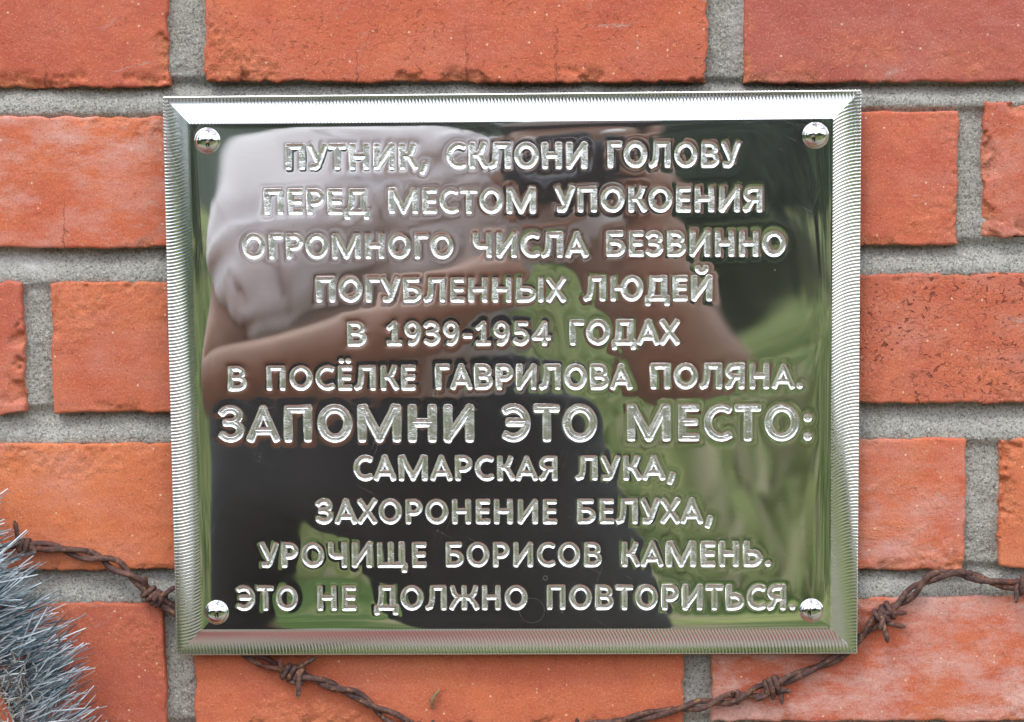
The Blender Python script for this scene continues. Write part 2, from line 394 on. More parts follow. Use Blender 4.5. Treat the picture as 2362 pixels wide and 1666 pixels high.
for k, (a, b_, tl, tr, bl, br, blo, rub, crk, rg, tint) in enumerate(BR):
    p00, p01, p10, p11 = q(a, tl), q(b_, tr), q(a, bl), q(b_, br)
    xa, xb = (p00.x+p10.x)/2, (p01.x+p11.x)/2
    o = make_brick(xa, xb, p00.z, p01.z, p10.z, p11.z, k+3, rg)
    o['bloom'] = float(blo); o['rubbed'] = float(rub); o['crackle'] = float(crk)
    o.color = (*tint, 1)
# mean edges of the five measured courses
def cz(v): return q(1147, v).z
courses = [(cz(-112), cz(186)), (cz(245), cz(551)), (cz(624), cz(915)), (cz(990), cz(1276)), (cz(1346), cz(1626))]
pitch = (courses[0][0]-courses[4][0])/4; bh = .064
XL, XR = q(-1300, 800).x, q(3600, 800).x
# courses further out, built as plain joined bricks
def bevel_brick(bm, x0, x1, z0, z1, j):
    y = .0005*(j % 3); r = .0012
    pts = [(x0+r, y, z0+r), (x1-r, y, z0+r), (x1-r, y, z1-r), (x0+r, y, z1-r), (x0, y+r, z0), (x1, y+r, z0), (x1, y+r, z1), (x0, y+r, z1),
           (x0, .02, z0), (x1, .02, z0), (x1, .02, z1), (x0, .02, z1)]
    vs = [bm.verts.new(p) for p in pts]
    bm.faces.new(vs[0:4])
    for k in range(4):
        n = (k+1) % 4
        bm.faces.new((vs[4+k], vs[4+n], vs[n], vs[k])); bm.faces.new((vs[8+k], vs[8+n], vs[4+n], vs[4+k]))
bm = bmesh.new(); rr = random.Random(5)
bl_, jt = .2478, .0165
def fill(zb, zt, xa, xb, off):
    x = xa-off
    while x < xb:
        a, b_ = max(x, xa), min(x+bl_, xb)
        if b_-a > .03: bevel_brick(bm, a, b_, zb, zt, rr.randrange(9))
        x += bl_+jt
WXL, WXR = -1.15, 1.15
j = 0; z = courses[0][0]+.0165
while z < 1.75:
    fill(z, z+bh, WXL, WXR, (.13 if j % 2 else 0)); z += pitch; j += 1
WTOP = z-.0165
j = 0; z = courses[4][1]-.0165
while z > .02:
    fill(max(z-bh, 0), z, WXL, WXR, (.13 if j % 2 else 0)); z -= pitch; j += 1
for k, (zt, zb) in enumerate(courses):
    idx = [i for i, r in enumerate(BR) if abs(cz(r[2])-zt) < .02]
    xl = q(min(BR[i][0] for i in idx), 800).x-jt; xr = q(max(BR[i][1] for i in idx), 800).x+jt
    x = xl
    while x > WXL:
        a = max(x-bl_, WXL)
        if x-a > .02: bevel_brick(bm, a, x, zb, zt, k)
        x -= bl_+jt
    x = xr
    while x < WXR:
        b_ = min(x+bl_, WXR)
        if b_-x > .02: bevel_brick(bm, x, b_, zb, zt, k)
        x += bl_+jt
me = bpy.data.meshes.new('outer_bricks'); bm.to_mesh(me); bm.free()
ob = link('outer_bricks', me, M_BRICK, wall); ob['kind'] = 'stuff'; ob['bloom'] = .35; ob['rubbed'] = .4; ob['crackle'] = .1; ob.color = (1, 1, 1, 1)

# mortar: recessed, sandy, struck so that it is deep below the upper brick and shallow above the lower one
gx0, gx1 = q(-60, 800).x, q(2360, 800).x
gz0, gz1 = q(1100, 1700).z, q(1100, -60).z
st = .0008
xs = np.arange(gx0, gx1, st); zs = np.arange(gz0, gz1, st)
GX, GZ = np.meshgrid(xs, zs)
dep = np.full(GX.shape, .0052); keep = np.zeros(GX.shape, bool)
ku = (GX-gx0)/(gx1-gx0)
bands = [(186, 184, 255, 236), (556, 549, 634, 613), (927, 904, 996, 984), (1280, 1276, 1353, 1338), (1636, 1617, 1720, 1700)]
for (ul, ur, ll, lr) in bands:
    zt = q(0, ul).z*(1-ku)+q(2295, ur).z*ku; zb = q(0, ll).z*(1-ku)+q(2295, lr).z*ku
    tt = np.clip((zt-GZ)/(zt-zb), -.3, 1.3)
    inb = (tt > -.28) & (tt < 1.28)
    prof = .0088-.0068*smooth(.0, .85, tt)
    wgt = smooth(-.28, .05, tt)*smooth(1.28, .95, tt)
    dep = np.where(inb, dep*(1-wgt)+prof*wgt, dep); keep |= inb
for (a, b_, zt_, zb_) in [(368, 470, -60, 200), (1575, 1675, -60, 200), (2140, 2215, 228, 560), (40, 128, 625, 935), (2155, 2250, 975, 1285), (360, 445, 1345, 1700), (1520, 1605, 1330, 1700)]:
    keep |= (GX > q(a, 800).x-.003) & (GX < q(b_, 800).x+.003) & (GZ < q(1100, zt_).z+.004) & (GZ > q(1100, zb_).z-.004)
dep += (fbm(GX*90, GZ*90, 3, 3)-.5)*.0024 + (fbm(GX*600, GZ*600, 9, 2)-.5)*.0011 + (fbm(GX*22, GZ*22, 15, 2)-.5)*.003
V = np.stack([GX, np.maximum(dep, .0006), GZ], -1).reshape(-1, 3)
cellk = keep[:-1, :-1] & keep[1:, 1:]
V, F = compact(V, grid_faces(len(xs), len(zs), cellk))
link('mortar_joints', mesh('mortar_joints', V, F), M_MORTAR, wall)
bm = bmesh.new(); bmesh.ops.create_cube(bm, size=1)
for v in bm.verts: v.co = Vector((v.co.x*(WXR-WXL), .009+.125*(v.co.y+.5)*2, (v.co.z+.5)*WTOP))
me = bpy.data.meshes.new('mortar_core'); bm.to_mesh(me); bm.free(); link('mortar_core', me, M_MORTAR, wall)

# ------------------------------------------------------------------ plaque
YP = -.0135; YE = -.0098                        # face of the panel, face of the outer rim
PW, PH = .350, .28632
plaque = tag(empty('memorial_plaque', (0, -.0065, Z0)), 'mirror polished steel plaque engraved with eleven lines of Russian text on the brick wall', 'plaque')
def pl(o):                                       # children built in world coordinates
    o.parent = plaque; o.matrix_parent_inverse = Matrix.Translation(plaque.location).inverted(); return o
outer = [Vector((sx*PW/2, 0, Z0+sz*PH/2)) for sx, sz in ((-1, 1), (1, 1), (1, -1), (-1, -1))]
inn = [px(437.5, 286, YP), px(1922, 276, YP), px(1915, 1449.8, YP), px(465.5, 1452.3, YP)]
IXL, IXR = (inn[0].x+inn[3].x)/2, (inn[1].x+inn[2].x)/2
IZT, IZB = (inn[0].z+inn[1].z)/2, (inn[2].z+inn[3].z)/2

# --- glyph strokes: u,v in 0..1 between stroke centre lines
def arc(cx, cy, rx, ry, a0, a1, n=14):
    return [(cx+rx*math.cos(math.radians(a0+(a1-a0)*i/n)), cy+ry*math.sin(math.radians(a0+(a1-a0)*i/n))) for i in range(n+1)]
ST = [(0, 0), (0, 1)]
G = {
 'А': (.87, [[(0, 0), (.5, 1), (1, 0)], [(.15, .25), (.85, .25)]]),
 'Б': (.72, [ST, [(0, 1), (.86, 1)], [(0, .57)]+arc(.45, .285, .55, .285, 90, -90)+[(0, 0)]]),
 'В': (.71, [ST, [(0, 1)]+arc(.45, .765, .45, .235, 90, -90)+[(0, .53)], [(0, .53)]+arc(.5, .265, .5, .265, 90, -90)+[(0, 0)]]),
 'Г': (.56, [ST, [(0, 1), (1, 1)]]),
 'Д': (.95, [[(.24, 1), (.84, 1)], [(.84, 1), (.84, 0)], [(.24, 1), (.235, .6), (.19, .25), (.10, 0)], [(0, 0), (1, 0)], [(0, 0), (0, -.24)], [(1, 0), (1, -.24)]]),
 'Е': (.56, [ST, [(0, 1), (1, 1)], [(0, .52), (.92, .52)], [(0, 0), (1, 0)]]),
 'Ё': (.56, [ST, [(0, 1), (1, 1)], [(0, .52), (.92, .52)], [(0, 0), (1, 0)], [(.12, 1.36), (.13, 1.36)], [(.90, 1.36), (.91, 1.36)]]),
 'Ж': (1.18, [[(.5, 0), (.5, 1)], [(.03, 1), (.10, .72), (.20, .56), (.34, .51), (.66, .51), (.80, .56), (.90, .72), (.97, 1)], [(0, 0), (.10, .22), (.22, .42), (.34, .51)], [(1, 0), (.90, .22), (.78, .42), (.66, .51)]]),
 'З': (.67, [arc(.42, .77, .50, .23, 150, -90)+[(.2, .535)], [(.2, .535)]+arc(.42, .268, .56, .268, 90, -140)]),
 'И': (.785, [ST, [(1, 0), (1, 1)], [(0, 0), (1, 1)]]),
 'Й': (.785, [ST, [(1, 0), (1, 1)], [(0, 0), (1, 1)], arc(.5, 1.53, .27, .20, 190, 350)]),
 'К': (.70, [ST, [(0, .53), (.42, .53), (.62, .63), (.78, .84), (.86, 1)], [(.42, .53), (.62, .42), (.82, .20), (1, 0)]]),
 'Л': (.84, [[(.30, 1), (1, 1)], [(1, 1), (1, 0)], [(.30, 1), (.285, .6), (.24, .28), (.15, .06), (0, 0)]]),
 'М': (1.13, [ST, [(1, 0), (1, 1)], [(0, 1), (.06, 1), (.5, 0), (.94, 1), (1, 1)]]),
 'Н': (.74, [ST, [(1, 0), (1, 1)], [(0, .52), (1, .52)]]),
 'О': (.90, [arc(.5, .5, .5, .5, 0, 360, 32)]),
 'П': (.735, [ST, [(1, 0), (1, 1)], [(0, 1), (1, 1)]]),
 'Р': (.665, [ST, [(0, 1)]+arc(.45, .71, .55, .29, 90, -90)+[(0, .42)]]),
 'С': (.755, [arc(.66, .5, .66, .5, 62, 298, 22)]),
 'Т': (.70, [[(.5, 0), (.5, 1)], [(0, 1), (1, 1)]]),
 'У': (.745, [[(0, 1), (.52, .26)], [(1, 1), (.60, .27), (.47, .07), (.34, .0), (.12, 0)]]),
 'Х': (.755, [[(0, 0), (1, 1)], [(0, 1), (1, 0)]]),
 'Ч': (.735, [[(1, 0), (1, 1)], [(0, 1), (0, .70)]+arc(.38, .70, .38, .27, 180, 270, 6)+[(1, .43)]]),
 'Щ': (1.17, [ST, [(.45, 0), (.45, 1)], [(.90, 0), (.90, 1)], [(0, 0), (.96, 0)], [(.96, 0), (1, -.07), (1, -.25)]]),
 'Ы': (1.05, [ST, [(1, 0), (1, 1)], [(0, .57)]+arc(.30, .285, .36, .285, 90, -90)+[(0, 0)]]),
 'Ь': (.70, [ST, [(0, .57)]+arc(.45, .285, .55, .285, 90, -90)+[(0, 0)]]),
 'Э': (.72, [arc(.30, .5, .70, .5, 120, -120, 22), [(.12, .52), (.98, .52)]]),
 'Ю': (1.24, [ST, [(0, .52), (.38, .52)], arc(.69, .5, .31, .5, 0, 360, 32)]),
 'Я': (.73, [[(1, 0), (1, 1)], [(1, 1)]+arc(.50, .725, .48, .275, 90, 270)+[(1, .45)], [(.46, .45), (.28, .24), (.12, .05), (0, 0)]]),
 '1': (.64, [[(.56, 0), (.56, 1), (.05, .78)], [(.05, 0), (1, 0)]]),
 '9': (.69, [arc(.46, .70, .46, .30, 0, 360, 24), arc(.40, .62, .56, .62, 14, -100, 14)]),
 '3': (.675, [arc(.42, .77, .50, .23, 150, -90)+[(.2, .535)], [(.2, .535)]+arc(.42, .268, .56, .268, 90, -140)]),
 '5': (.67, [[(.90, 1), (.14, 1), (.10, .58)], [(.10, .58)]+arc(.42, .30, .56, .30, 80, -140)]),
 '4': (.76, [[(.72, 0), (.72, 1), (0, .28), (1, .28)]]),
 '-': (.40, [[(0, .37), (1, .37)]]),
 '.': (.235, [[(0, .01), (.01, .01)]]),
 ',': (.33, [[(.85, .13), (.55, -.06), (.1, -.22)]]),
 ':': (.235, [[(0, .01), (.01, .01)], [(0, .66), (.01, .66)]]),
}
LS = {c: (.095, .095) for c in G}
for c in 'О': LS[c] = (.055, .055)
for c in 'С': LS[c] = (.055, .02)
for c in 'Э': LS[c] = (.03, .055)
for c in 'Т': LS[c] = (.02, .02)
for c in 'АХ': LS[c] = (.01, .01)
for c in 'У': LS[c] = (.015, .01)
for c in 'К': LS[c] = (.095, .01)
for c in 'Г': LS[c] = (.095, .02)
for c in 'Р': LS[c] = (.095, .05)
for c in 'БВЬ': LS[c] = (.095, .055)
for c in 'ЕЁ': LS[c] = (.095, .05)
for c in 'Л': LS[c] = (.02, .095)
for c in 'Д': LS[c] = (.02, .02)
for c in 'З3': LS[c] = (.04, .055)
for c in 'Я': LS[c] = (.03, .095)
for c in 'Ж': LS[c] = (.01, .01)
for c in 'Ю': LS[c] = (.095, .055)
for c in '1954': LS[c] = (.05, .05)
for c in '-.,:': LS[c] = (.05, .05)
RS = .11
def strokes(c, H):
    wd, ss = G[c]; r = RS*H
    if c in '.:': r = .118*H
    wdm = wd*H
    out = []
    for s in ss: out.append([(r+u*(wdm-2*r), r+v*(H-2*r)) for u, v in s])
    return out, r, wdm
def dist_raw(ss, X, Z):
    d = np.full(X.shape, 1e9)
    for s in ss:
        for (ax, az), (bx, bz) in zip(s[:-1], s[1:]):
            vx, vz = bx-ax, bz-az; ln = math.hypot(vx, vz)
            if ln < 1e-6:
                d = np.minimum(d, np.hypot(X-ax, Z-az)); continue
            vx /= ln; vz /= ln
            al = (X-ax)*vx+(Z-az)*vz; al = np.maximum(np.maximum(-al, al-ln), 0); ac = np.abs((X-ax)*vz-(Z-az)*vx)
            if ln < .0004: dd = np.sqrt(al*al+ac*ac)
            else: dd = (al**3.4+ac**3.4)**(1/3.4)
            d = np.minimum(d, dd)
    return d
def dist_field(ss, X, Z):
    d = dist_raw(ss, X, Z); h = 2e-5
    gx = dist_raw(ss, X+h, Z)-d; gz = dist_raw(ss, X, Z+h)-d; g = np.sqrt(gx*gx+gz*gz)+1e-12
    return d, gx/g, gz/g
def rim(d, r):                                   # how far the sheet is drawn in around a groove (depth into the plate)
    return .00005*np.exp(-np.maximum(d-r, 0)/.0011)
def groove(d, r, flat):
    Rb = .0021; dm = min(r, .00140) if not flat else .00135
    # concave floor; larger letters get a flat floor with a shallow ridge
    full = np.sqrt(np.maximum(Rb*Rb-dm*dm, 0))
    dd = np.clip(d-(r-dm), 0, dm)
    depth = np.sqrt(np.maximum(Rb*Rb-dd*dd, 0))-full
    if flat:
        core = np.clip((r-dm)-d, 0, None); depth = depth-core*.12
        depth += -.00005*np.cos(np.clip(d/r, 0, 1)*PI*5)*smooth(1., .5, d/r)
    return np.where(d < r, depth, 0)
glyph_cache = {}
def glyph_mesh(c, H, key):
    k = (c, key)
    if k in glyph_cache: return glyph_cache[k]
    ss, r, wdm = strokes(c, H)
    st_ = .00016 if not key else .00020
    E_ = r+.00030
    allp = [p for s in ss for p in s]
    x0 = min(p[0] for p in allp)-E_-st_; x1 = max(p[0] for p in allp)+E_+st_
    z0 = min(p[1] for p in allp)-E_-st_; z1 = max(p[1] for p in allp)+E_+st_
    xs = np.arange(x0, x1+st_, st_); zs = np.arange(z0, z1+st_, st_)
    X, Z = np.meshgrid(xs, zs); d, gx, gz = dist_field(ss, X, Z)
    c4 = (d[:-1, :-1] < E_) | (d[1:, :-1] < E_) | (d[:-1, 1:] < E_) | (d[1:, 1:] < E_)
    over = np.maximum(d-E_, 0); X = X-gx*over; Z = Z-gz*over; d = np.minimum(d, E_)
    y = groove(d, r, key) + .00005*np.exp(-np.maximum(d-r, 0)/.0011) - .00005
    y += smooth(r, E_, d)*.00008                # flange runs into the plate
    y = np.where(d < r, y*smooth(0, 1, np.ones_like(d)), y)
    V = np.stack([X-wdm/2, y, Z], -1).reshape(-1, 3)
    V, F = compact(V, grid_faces(len(xs), len(zs), c4))
    me = mesh('letter_'+str(len(glyph_cache)), V, F); me.materials.append(M_GROOVE)
    glyph_cache[k] = me; return me
# words: text, left px, right px, cap top y, baseline y (2362-wide photograph)
WORDS = [
 ('ПУТНИК,', 659.4, 987.8, 331.5, 392), ('СКЛОНИ', 1030.7, 1354.5, 329, 389.8), ('ГОЛОВУ', 1401.6, 1707.8, 326, 387.2),
 ('ПЕРЕД', 610.1, 852.1, 436, 495.3), ('МЕСТОМ', 898, 1235.4, 433.5, 493.2), ('УПОКОЕНИЯ', 1280.6, 1758.8, 430, 490),
 ('ОГРОМНОГО', 559.7, 1046.5, 539, 597.4), ('ЧИСЛА', 1091.4, 1355.9, 535.5, 594.8), ('БЕЗВИННО', 1398.8, 1812.8, 532.5, 592.5),
 ('ПОГУБЛЕННЫХ', 729.5, 1305.3, 639, 697.6), ('ЛЮДЕЙ', 1345.7, 1642.5, 636, 695),
 ('В', 800.9, 845.2, 741, 799.4), ('1939-1954', 890.8, 1271.3, 739.5, 798.2), ('ГОДАХ', 1314.8, 1567.5, 737.6, 796.5),
 ('В', 526.2, 570.1, 843.6, 902), ('ПОСЁЛКЕ', 615.3, 959.4, 842.6, 900.8), ('ГАВРИЛОВА', 1005.2, 1458, 840.6, 899.4), ('ПОЛЯНА.', 1500.7, 1851.4, 838.6, 897.8),
 ('ЗАПОМНИ', 505.7, 1093.2, 934, 1020.8), ('ЭТО', 1161.6, 1377.8, 932.3, 1019.6), ('МЕСТО:', 1446.3, 1873.5, 931, 1018),
 ('САМАРСКАЯ', 816.3, 1286.5, 1050.8, 1109.5), ('ЛУКА,', 1328, 1558.3, 1050.2, 1108.4),
 ('ЗАХОРОНЕНИЕ', 729.7, 1285.4, 1151, 1209.4), ('БЕЛУХА,', 1331.8, 1645, 1150, 1208.8),
 ('УРОЧИЩЕ', 600.3, 983.7, 1250.8, 1309.6), ('БОРИСОВ', 1028.3, 1388.8, 1250, 1308.6), ('КАМЕНЬ.', 1434.7, 1778.3, 1249.3, 1308),
 ('ЭТО', 548.6, 688, 1350.4, 1408.8), ('НЕ', 732.6, 823, 1350, 1408.6), ('ДОЛЖНО', 863.6, 1217, 1349.6, 1408), ('ПОВТОРИТЬСЯ.', 1261.5, 1834.6, 1348.8, 1407.4),
]
HS, HL = .01262, .01873
placed = []                                      # (char, big, x centre, baseline z, x scale, z scale)
for (txt, xl, xr, yt, yb) in WORDS:
    a, b_ = px(xl, yb, YP), px(xr, yb, YP); tz = px((xl+xr)/2, yt, YP).z
    big = (yb-yt) > 75; H0 = HL if big else HS; Hm = tz-(a.z+b_.z)/2
    nat = 0; pos = []
    for i, ch in enumerate(txt):
        if i: nat += LS[txt[i-1]][1]+LS[ch][0]
        pos.append(nat+G[ch][0]/2); nat += G[ch][0]
    sc = (b_.x-a.x)/(nat*H0)
    for ch, p_ in zip(txt, pos):
        x = a.x+p_*H0*sc
        placed.append((ch, big, x, a.z+(b_.z-a.z)*(p_/nat), sc, Hm/H0))

# --- panel surface
def wave(X, Z):                                  # gentle buckling of the thin sheet, metres towards the viewer
    w_ = .00022*np.sin(X*38+Z*17+.6)+.00016*np.sin(X*21-Z*49+2.1)+.00005*np.sin(X*83+Z*34)+.00005*np.sin(Z*90-X*25+.8)
    w_ += (fbm(X*17+3, Z*17, 5, 1)-.5)*.00030
    e = np.minimum(np.minimum(X-IXL, IXR-X), np.minimum(IZT-Z, Z-IZB))
    w_ -= .00034*np.exp(-np.maximum(np.minimum(np.minimum(X-IXL, IXR-X), Z-IZB), 0)/.0036)+.00006*np.exp(-np.maximum(IZT-Z, 0)/.0020)
    return w_
ps = .0005
nx, nz = int((IXR-IXL)/ps)+1, int((IZT-IZB)/ps)+1
X, Z = np.meshgrid(np.linspace(IXL, IXR, nx), np.linspace(IZB, IZT, nz))
dn = np.full(X.shape, 1.0); drel = np.full(X.shape, 1.0); ggx = np.zeros(X.shape); ggz = np.zeros(X.shape)
for (ch, big, x, zb, sx, sz) in placed:
    H0 = HL if big else HS
    ss, r, wdm = strokes(ch, H0)
    i0 = max(0, int((x-wdm/2-.008-IXL)/ps)); i1 = min(nx, int((x+wdm/2+.008-IXL)/ps)+1)
    j0 = max(0, int((zb-.012-IZB)/ps)); j1 = min(nz, int((zb+H0*1.5+.008-IZB)/ps)+1)
    d, gx, gz = dist_field(ss, (X[j0:j1, i0:i1]-x)/sx+wdm/2, (Z[j0:j1, i0:i1]-zb)/sz)
    sub = dn[j0:j1, i0:i1]; dr = d-r; mk = dr < sub
    dn[j0:j1, i0:i1] = np.where(mk, dr, sub)
    ggx[j0:j1, i0:i1] = np.where(mk, gx, ggx[j0:j1, i0:i1]); ggz[j0:j1, i0:i1] = np.where(mk, gz, ggz[j0:j1, i0:i1])
Wv = wave(X, Z)
hole = -.00005
allin = (dn[:-1, :-1] < hole) & (dn[1:, :-1] < hole) & (dn[:-1, 1:] < hole) & (dn[1:, 1:] < hole)
yy = YP-Wv+.00005*np.exp(-np.maximum(dn, 0)/.0011)
ins = np.maximum(hole-dn, 0)*(dn < hole)
XX = X+ggx*np.minimum(ins, .0005); ZZ = Z+ggz*np.minimum(ins, .0005)
V = np.stack([XX, yy, ZZ], -1).reshape(-1, 3)
V, F = compact(V, grid_faces(nx, nz, ~allin))
pl(link('face_panel', mesh('face_panel', V, F), M_PANEL))
def wave1(x, z):
    return float(wave(np.array([[x]]), np.array([[z]]))[0, 0])
for (ch, big, x, zb, sx, sz) in placed:
    H0 = HL if big else HS
    me = glyph_mesh(ch, H0, big)
    o = link('letter', me, None, None)
    zc = zb+H0*.5; h = .004
    gx = -(wave1(x+h, zc)-wave1(x-h, zc))/(2*h); gz = -(wave1(x, zc+h)-wave1(x, zc-h))/(2*h)
    y0 = YP-wave1(x, zc)
    o.matrix_basis = Matrix(((sx, 0, 0, x), (gx*sx, 1, gz*sz, y0-gz*.5*H0), (0, 0, sz, zb), (0, 0, 0, 1)))
    pl(o)

# --- milled bevels: concave edge with scalloped cutter marks running clockwise
PITCHM, SC_A = .00172, .000330
for k in range(4):
    A, B = outer[k], outer[(k+1) % 4]; a, b_ = inn[k], inn[(k+1) % 4]
    tdir = (B-A).normalized(); nrm = Vector((-tdir.z, 0, tdir.x))   # outward
    Ls = (B-A).length; nt_ = int(Ls/(PITCHM/8)); ns = 22
    t_ = np.linspace(0, 1, nt_)[None, :]; s_ = np.linspace(0, 1, ns)[:, None]
    ix = a.x+(b_.x-a.x)*t_; iz = a.z+(b_.z-a.z)*t_; oxx = A.x+(B.x-A.x)*t_; oz = A.z+(B.z-A.z)*t_
    Xb = ix*(1-s_)+oxx*s_; Zb = iz*(1-s_)+oz*s_
    tl = (Xb-A.x)*tdir.x+(Zb-A.z)*tdir.z
    ph = (tl-.0046*(1-s_)**2.0)/PITCHM
    f = ph-np.floor(ph)
    prof = (YE-YP)*(1-(1-s_)**2.1)-.0004*s_**4
    amp = SC_A*smooth(0, .06, s_)*(.35+.65*smooth(.15, .6, s_) if k in (3,) else 1)
    Y_ = YP+prof-.00005-amp*(4*(f-.5)**2)
    # the panel's own buckled edge meets the bevel
    Y_ = Y_+.0004*np.exp(-s_*14)
    V = np.stack([Xb+0*Y_, Y_, Zb+0*Y_], -1)
    back = np.stack([V[-1, :, 0], np.full(nt_, -.0065), V[-1, :, 2]], -1)[None]
    lip = V[-1:].copy(); lip[..., 1] += .0004; lip[..., 0] += nrm.x*.0001; lip[..., 2] += nrm.z*.0001
    V = np.vstack([V, lip, back]); n2 = V.shape[0]
    V = V.reshape(-1, 3)
    pl(link('bevelled_edge', mesh('bevelled_edge', V, grid_faces(nt_, n2)[:, ::-1]), M_BEVEL))
bm = bmesh.new(); bmesh.ops.create_cube(bm, size=1)
for v in bm.verts: v.co = Vector((v.co.x*(PW-.003), -.0075+v.co.y*.002, Z0+v.co.z*(PH-.003)))
me = bpy.data.meshes.new('back_sheet'); bm.to_mesh(me); bm.free(); pl(link('back_sheet', me, M_BEVEL))

# --- rivets
rv = None
for (rx, ry, rp) in ((478.7, 324.9, 28.8), (1880.9, 312.8, 29.0), (1871.4, 1408.8, 27.5), (500.2, 1412.5, 27.3)):
    c_ = px(rx, ry, YP); R_ = .00615
    if rv is None:
        prof = [(.0066, .0006), (.0066, -.0004), (.0064, -.0008)]+[(R_*math.cos(a_), -.0008-.0037*math.sin(a_)) for a_ in np.linspace(0, PI/2, 16)]
        n = 40; Vv = []; Ff = []
        for (r_, y_) in prof:
            for i in range(n): Vv.append((max(r_, 1e-5)*math.cos(2*PI*i/n), y_, max(r_, 1e-5)*math.sin(2*PI*i/n)))
        for j in range(len(prof)-1):
            for i in range(n): Ff.append((j*n+i, j*n+(i+1) % n, (j+1)*n+(i+1) % n, (j+1)*n+i))
        rv = mesh('rivet', Vv, np.array(Ff)); rv.materials.append(M_RIVET)
    o = link('rivet', rv); o.location = c_-Vector((0, .0003, 0)); o.rotation_euler = (random.uniform(-.05, .05), 0, random.uniform(-.05, .05))
    o.scale = (rp/28.8,)*3; pl(o)

# ------------------------------------------------------------------ tubes
def tube(path, rad, n=8, jitter=0.0, seed=0, caps=True):
    P = np.asarray(path, float); m_ = len(P)
    T = np.gradient(P, axis=0); T /= np.linalg.norm(T, axis=1)[:, None]+1e-12
    up = np.array([0, 0, 1.0]) if abs(T[0][2]) < .9 else np.array([0, 1.0, 0])
    U = np.cross(T[0], up); U /= np.linalg.norm(U); Us = [U]
    for i in range(1, m_):
        U = U-T[i]*np.dot(U, T[i]); U /= np.linalg.norm(U)+1e-12; Us.append(U)
    Us = np.array(Us); Ws = np.cross(T, Us)
    rad = np.broadcast_to(np.asarray(rad, float), (m_,)).copy()
    th = np.linspace(0, 2*PI, n, endpoint=False)
    rr_ = rad[:, None]*np.ones(n)[None]
    if jitter:
        g = np.random.default_rng(seed); rr_ *= 1+jitter*g.standard_normal((m_, n))
    V = P[:, None]+rr_[..., None]*(np.cos(th)[None, :, None]*Us[:, None]+np.sin(th)[None, :, None]*Ws[:, None])
    V = V.reshape(-1, 3); F = []
    i = np.arange(m_-1)[:, None]*n; j = np.arange(n)[None]
    F = np.stack([i+j, i+(j+1) % n, i+n+(j+1) % n, i+n+j], -1).reshape(-1, 4)
    F = [tuple(f) for f in F]
    if caps: F += [tuple(range(n))[::-1], tuple((m_-1)*n+k for k in range(n))]
    return V, F
def join(parts):
    V = []; F = []; o_ = 0
    for v, f in parts:
        V.append(v); F += [tuple(int(k)+o_ for k in g) for g in f]; o_ += len(v)
    return np.vstack(V), F
def spline(pts, step):
    P = np.array(pts, float); out = []
    Q = np.vstack([2*P[0]-P[1], P, 2*P[-1]-P[-2]])
    for i in range(1, len(Q)-2):
        n = max(2, int(np.linalg.norm(Q[i+1]-Q[i])/step))
        for k in range(n):
            t = k/n; a, b_, c_, d_ = Q[i-1], Q[i], Q[i+1], Q[i+2]
            out.append(.5*((2*b_)+(-a+c_)*t+(2*a-5*b_+4*c_-d_)*t*t+(-a+3*b_-3*c_+d_)*t**3))
    out.append(P[-1]); return np.array(out)
YW = -.0042
wire = tag(empty('barbed_wire', tuple(px(1100, 1700, YW))), 'rusty twisted barbed wire sagging across the bricks behind the steel plaque', 'barbed wire')
def wp(o): o.parent = wire; o.matrix_parent_inverse = Matrix.Translation(wire.location).inverted(); return o
WPTS = [(-200, 1262), (-90, 1266), (-7, 1264), (30, 1258), (63, 1259), (105, 1261), (139, 1266), (181, 1277), (223, 1285), (261, 1301), (293, 1322), (324, 1346), (352, 1373), (380, 1391), (420, 1420), (470, 1455), (530, 1492), (592, 1519), (638, 1539), (683, 1556), (725, 1566), (780, 1588), (822, 1603), (857, 1627), (891, 1649), (937, 1671), (1000, 1690), (1100, 1702), (1220, 1701), (1331, 1686), (1442, 1661), (1529, 1644), (1562, 1636), (1646, 1620), (1701, 1608), (1771, 1588), (1834, 1560), (1910, 1528), (1952, 1502), (1980, 1475), (2032, 1424), (2085, 1383), (2119, 1352), (2154, 1330), (2207, 1322), (2241, 1329), (2287, 1342), (2342, 1350), (2400, 1345), (2520, 1330), (2640, 1345)]
base = spline([tuple(px(x, y, YW)) for x, y in WPTS], .0009)
arcl = np.concatenate([[0], np.cumsum(np.linalg.norm(np.diff(base, axis=0), axis=1))])
T = np.gradient(base, axis=0); T /= np.linalg.norm(T, axis=1)[:, None]
Nn = np.cross(T, np.array([0, 1.0, 0])); Nn /= np.linalg.norm(Nn, axis=1)[:, None]
twist = arcl/.043*2*PI+.9*np.sin(arcl*55)+.5
spread = .00175*(1+.35*np.sin(arcl*70+1)+.2*np.sin(arcl*190))
for s_ in (0, PI):
    off = np.cos(twist+s_)[:, None]*Nn*spread[:, None]+np.sin(twist+s_)[:, None]*np.array([0, 1.0, 0])*.0014
    rad = .00158*(1+.10*(fbm(arcl*300, arcl*0+s_, 3, 3)-.5)*2)
    V, F = tube(base+off, rad, 9, .055, 3+int(s_))
    wp(link('wire_strand', mesh('wire_strand', V, F), M_RUST))
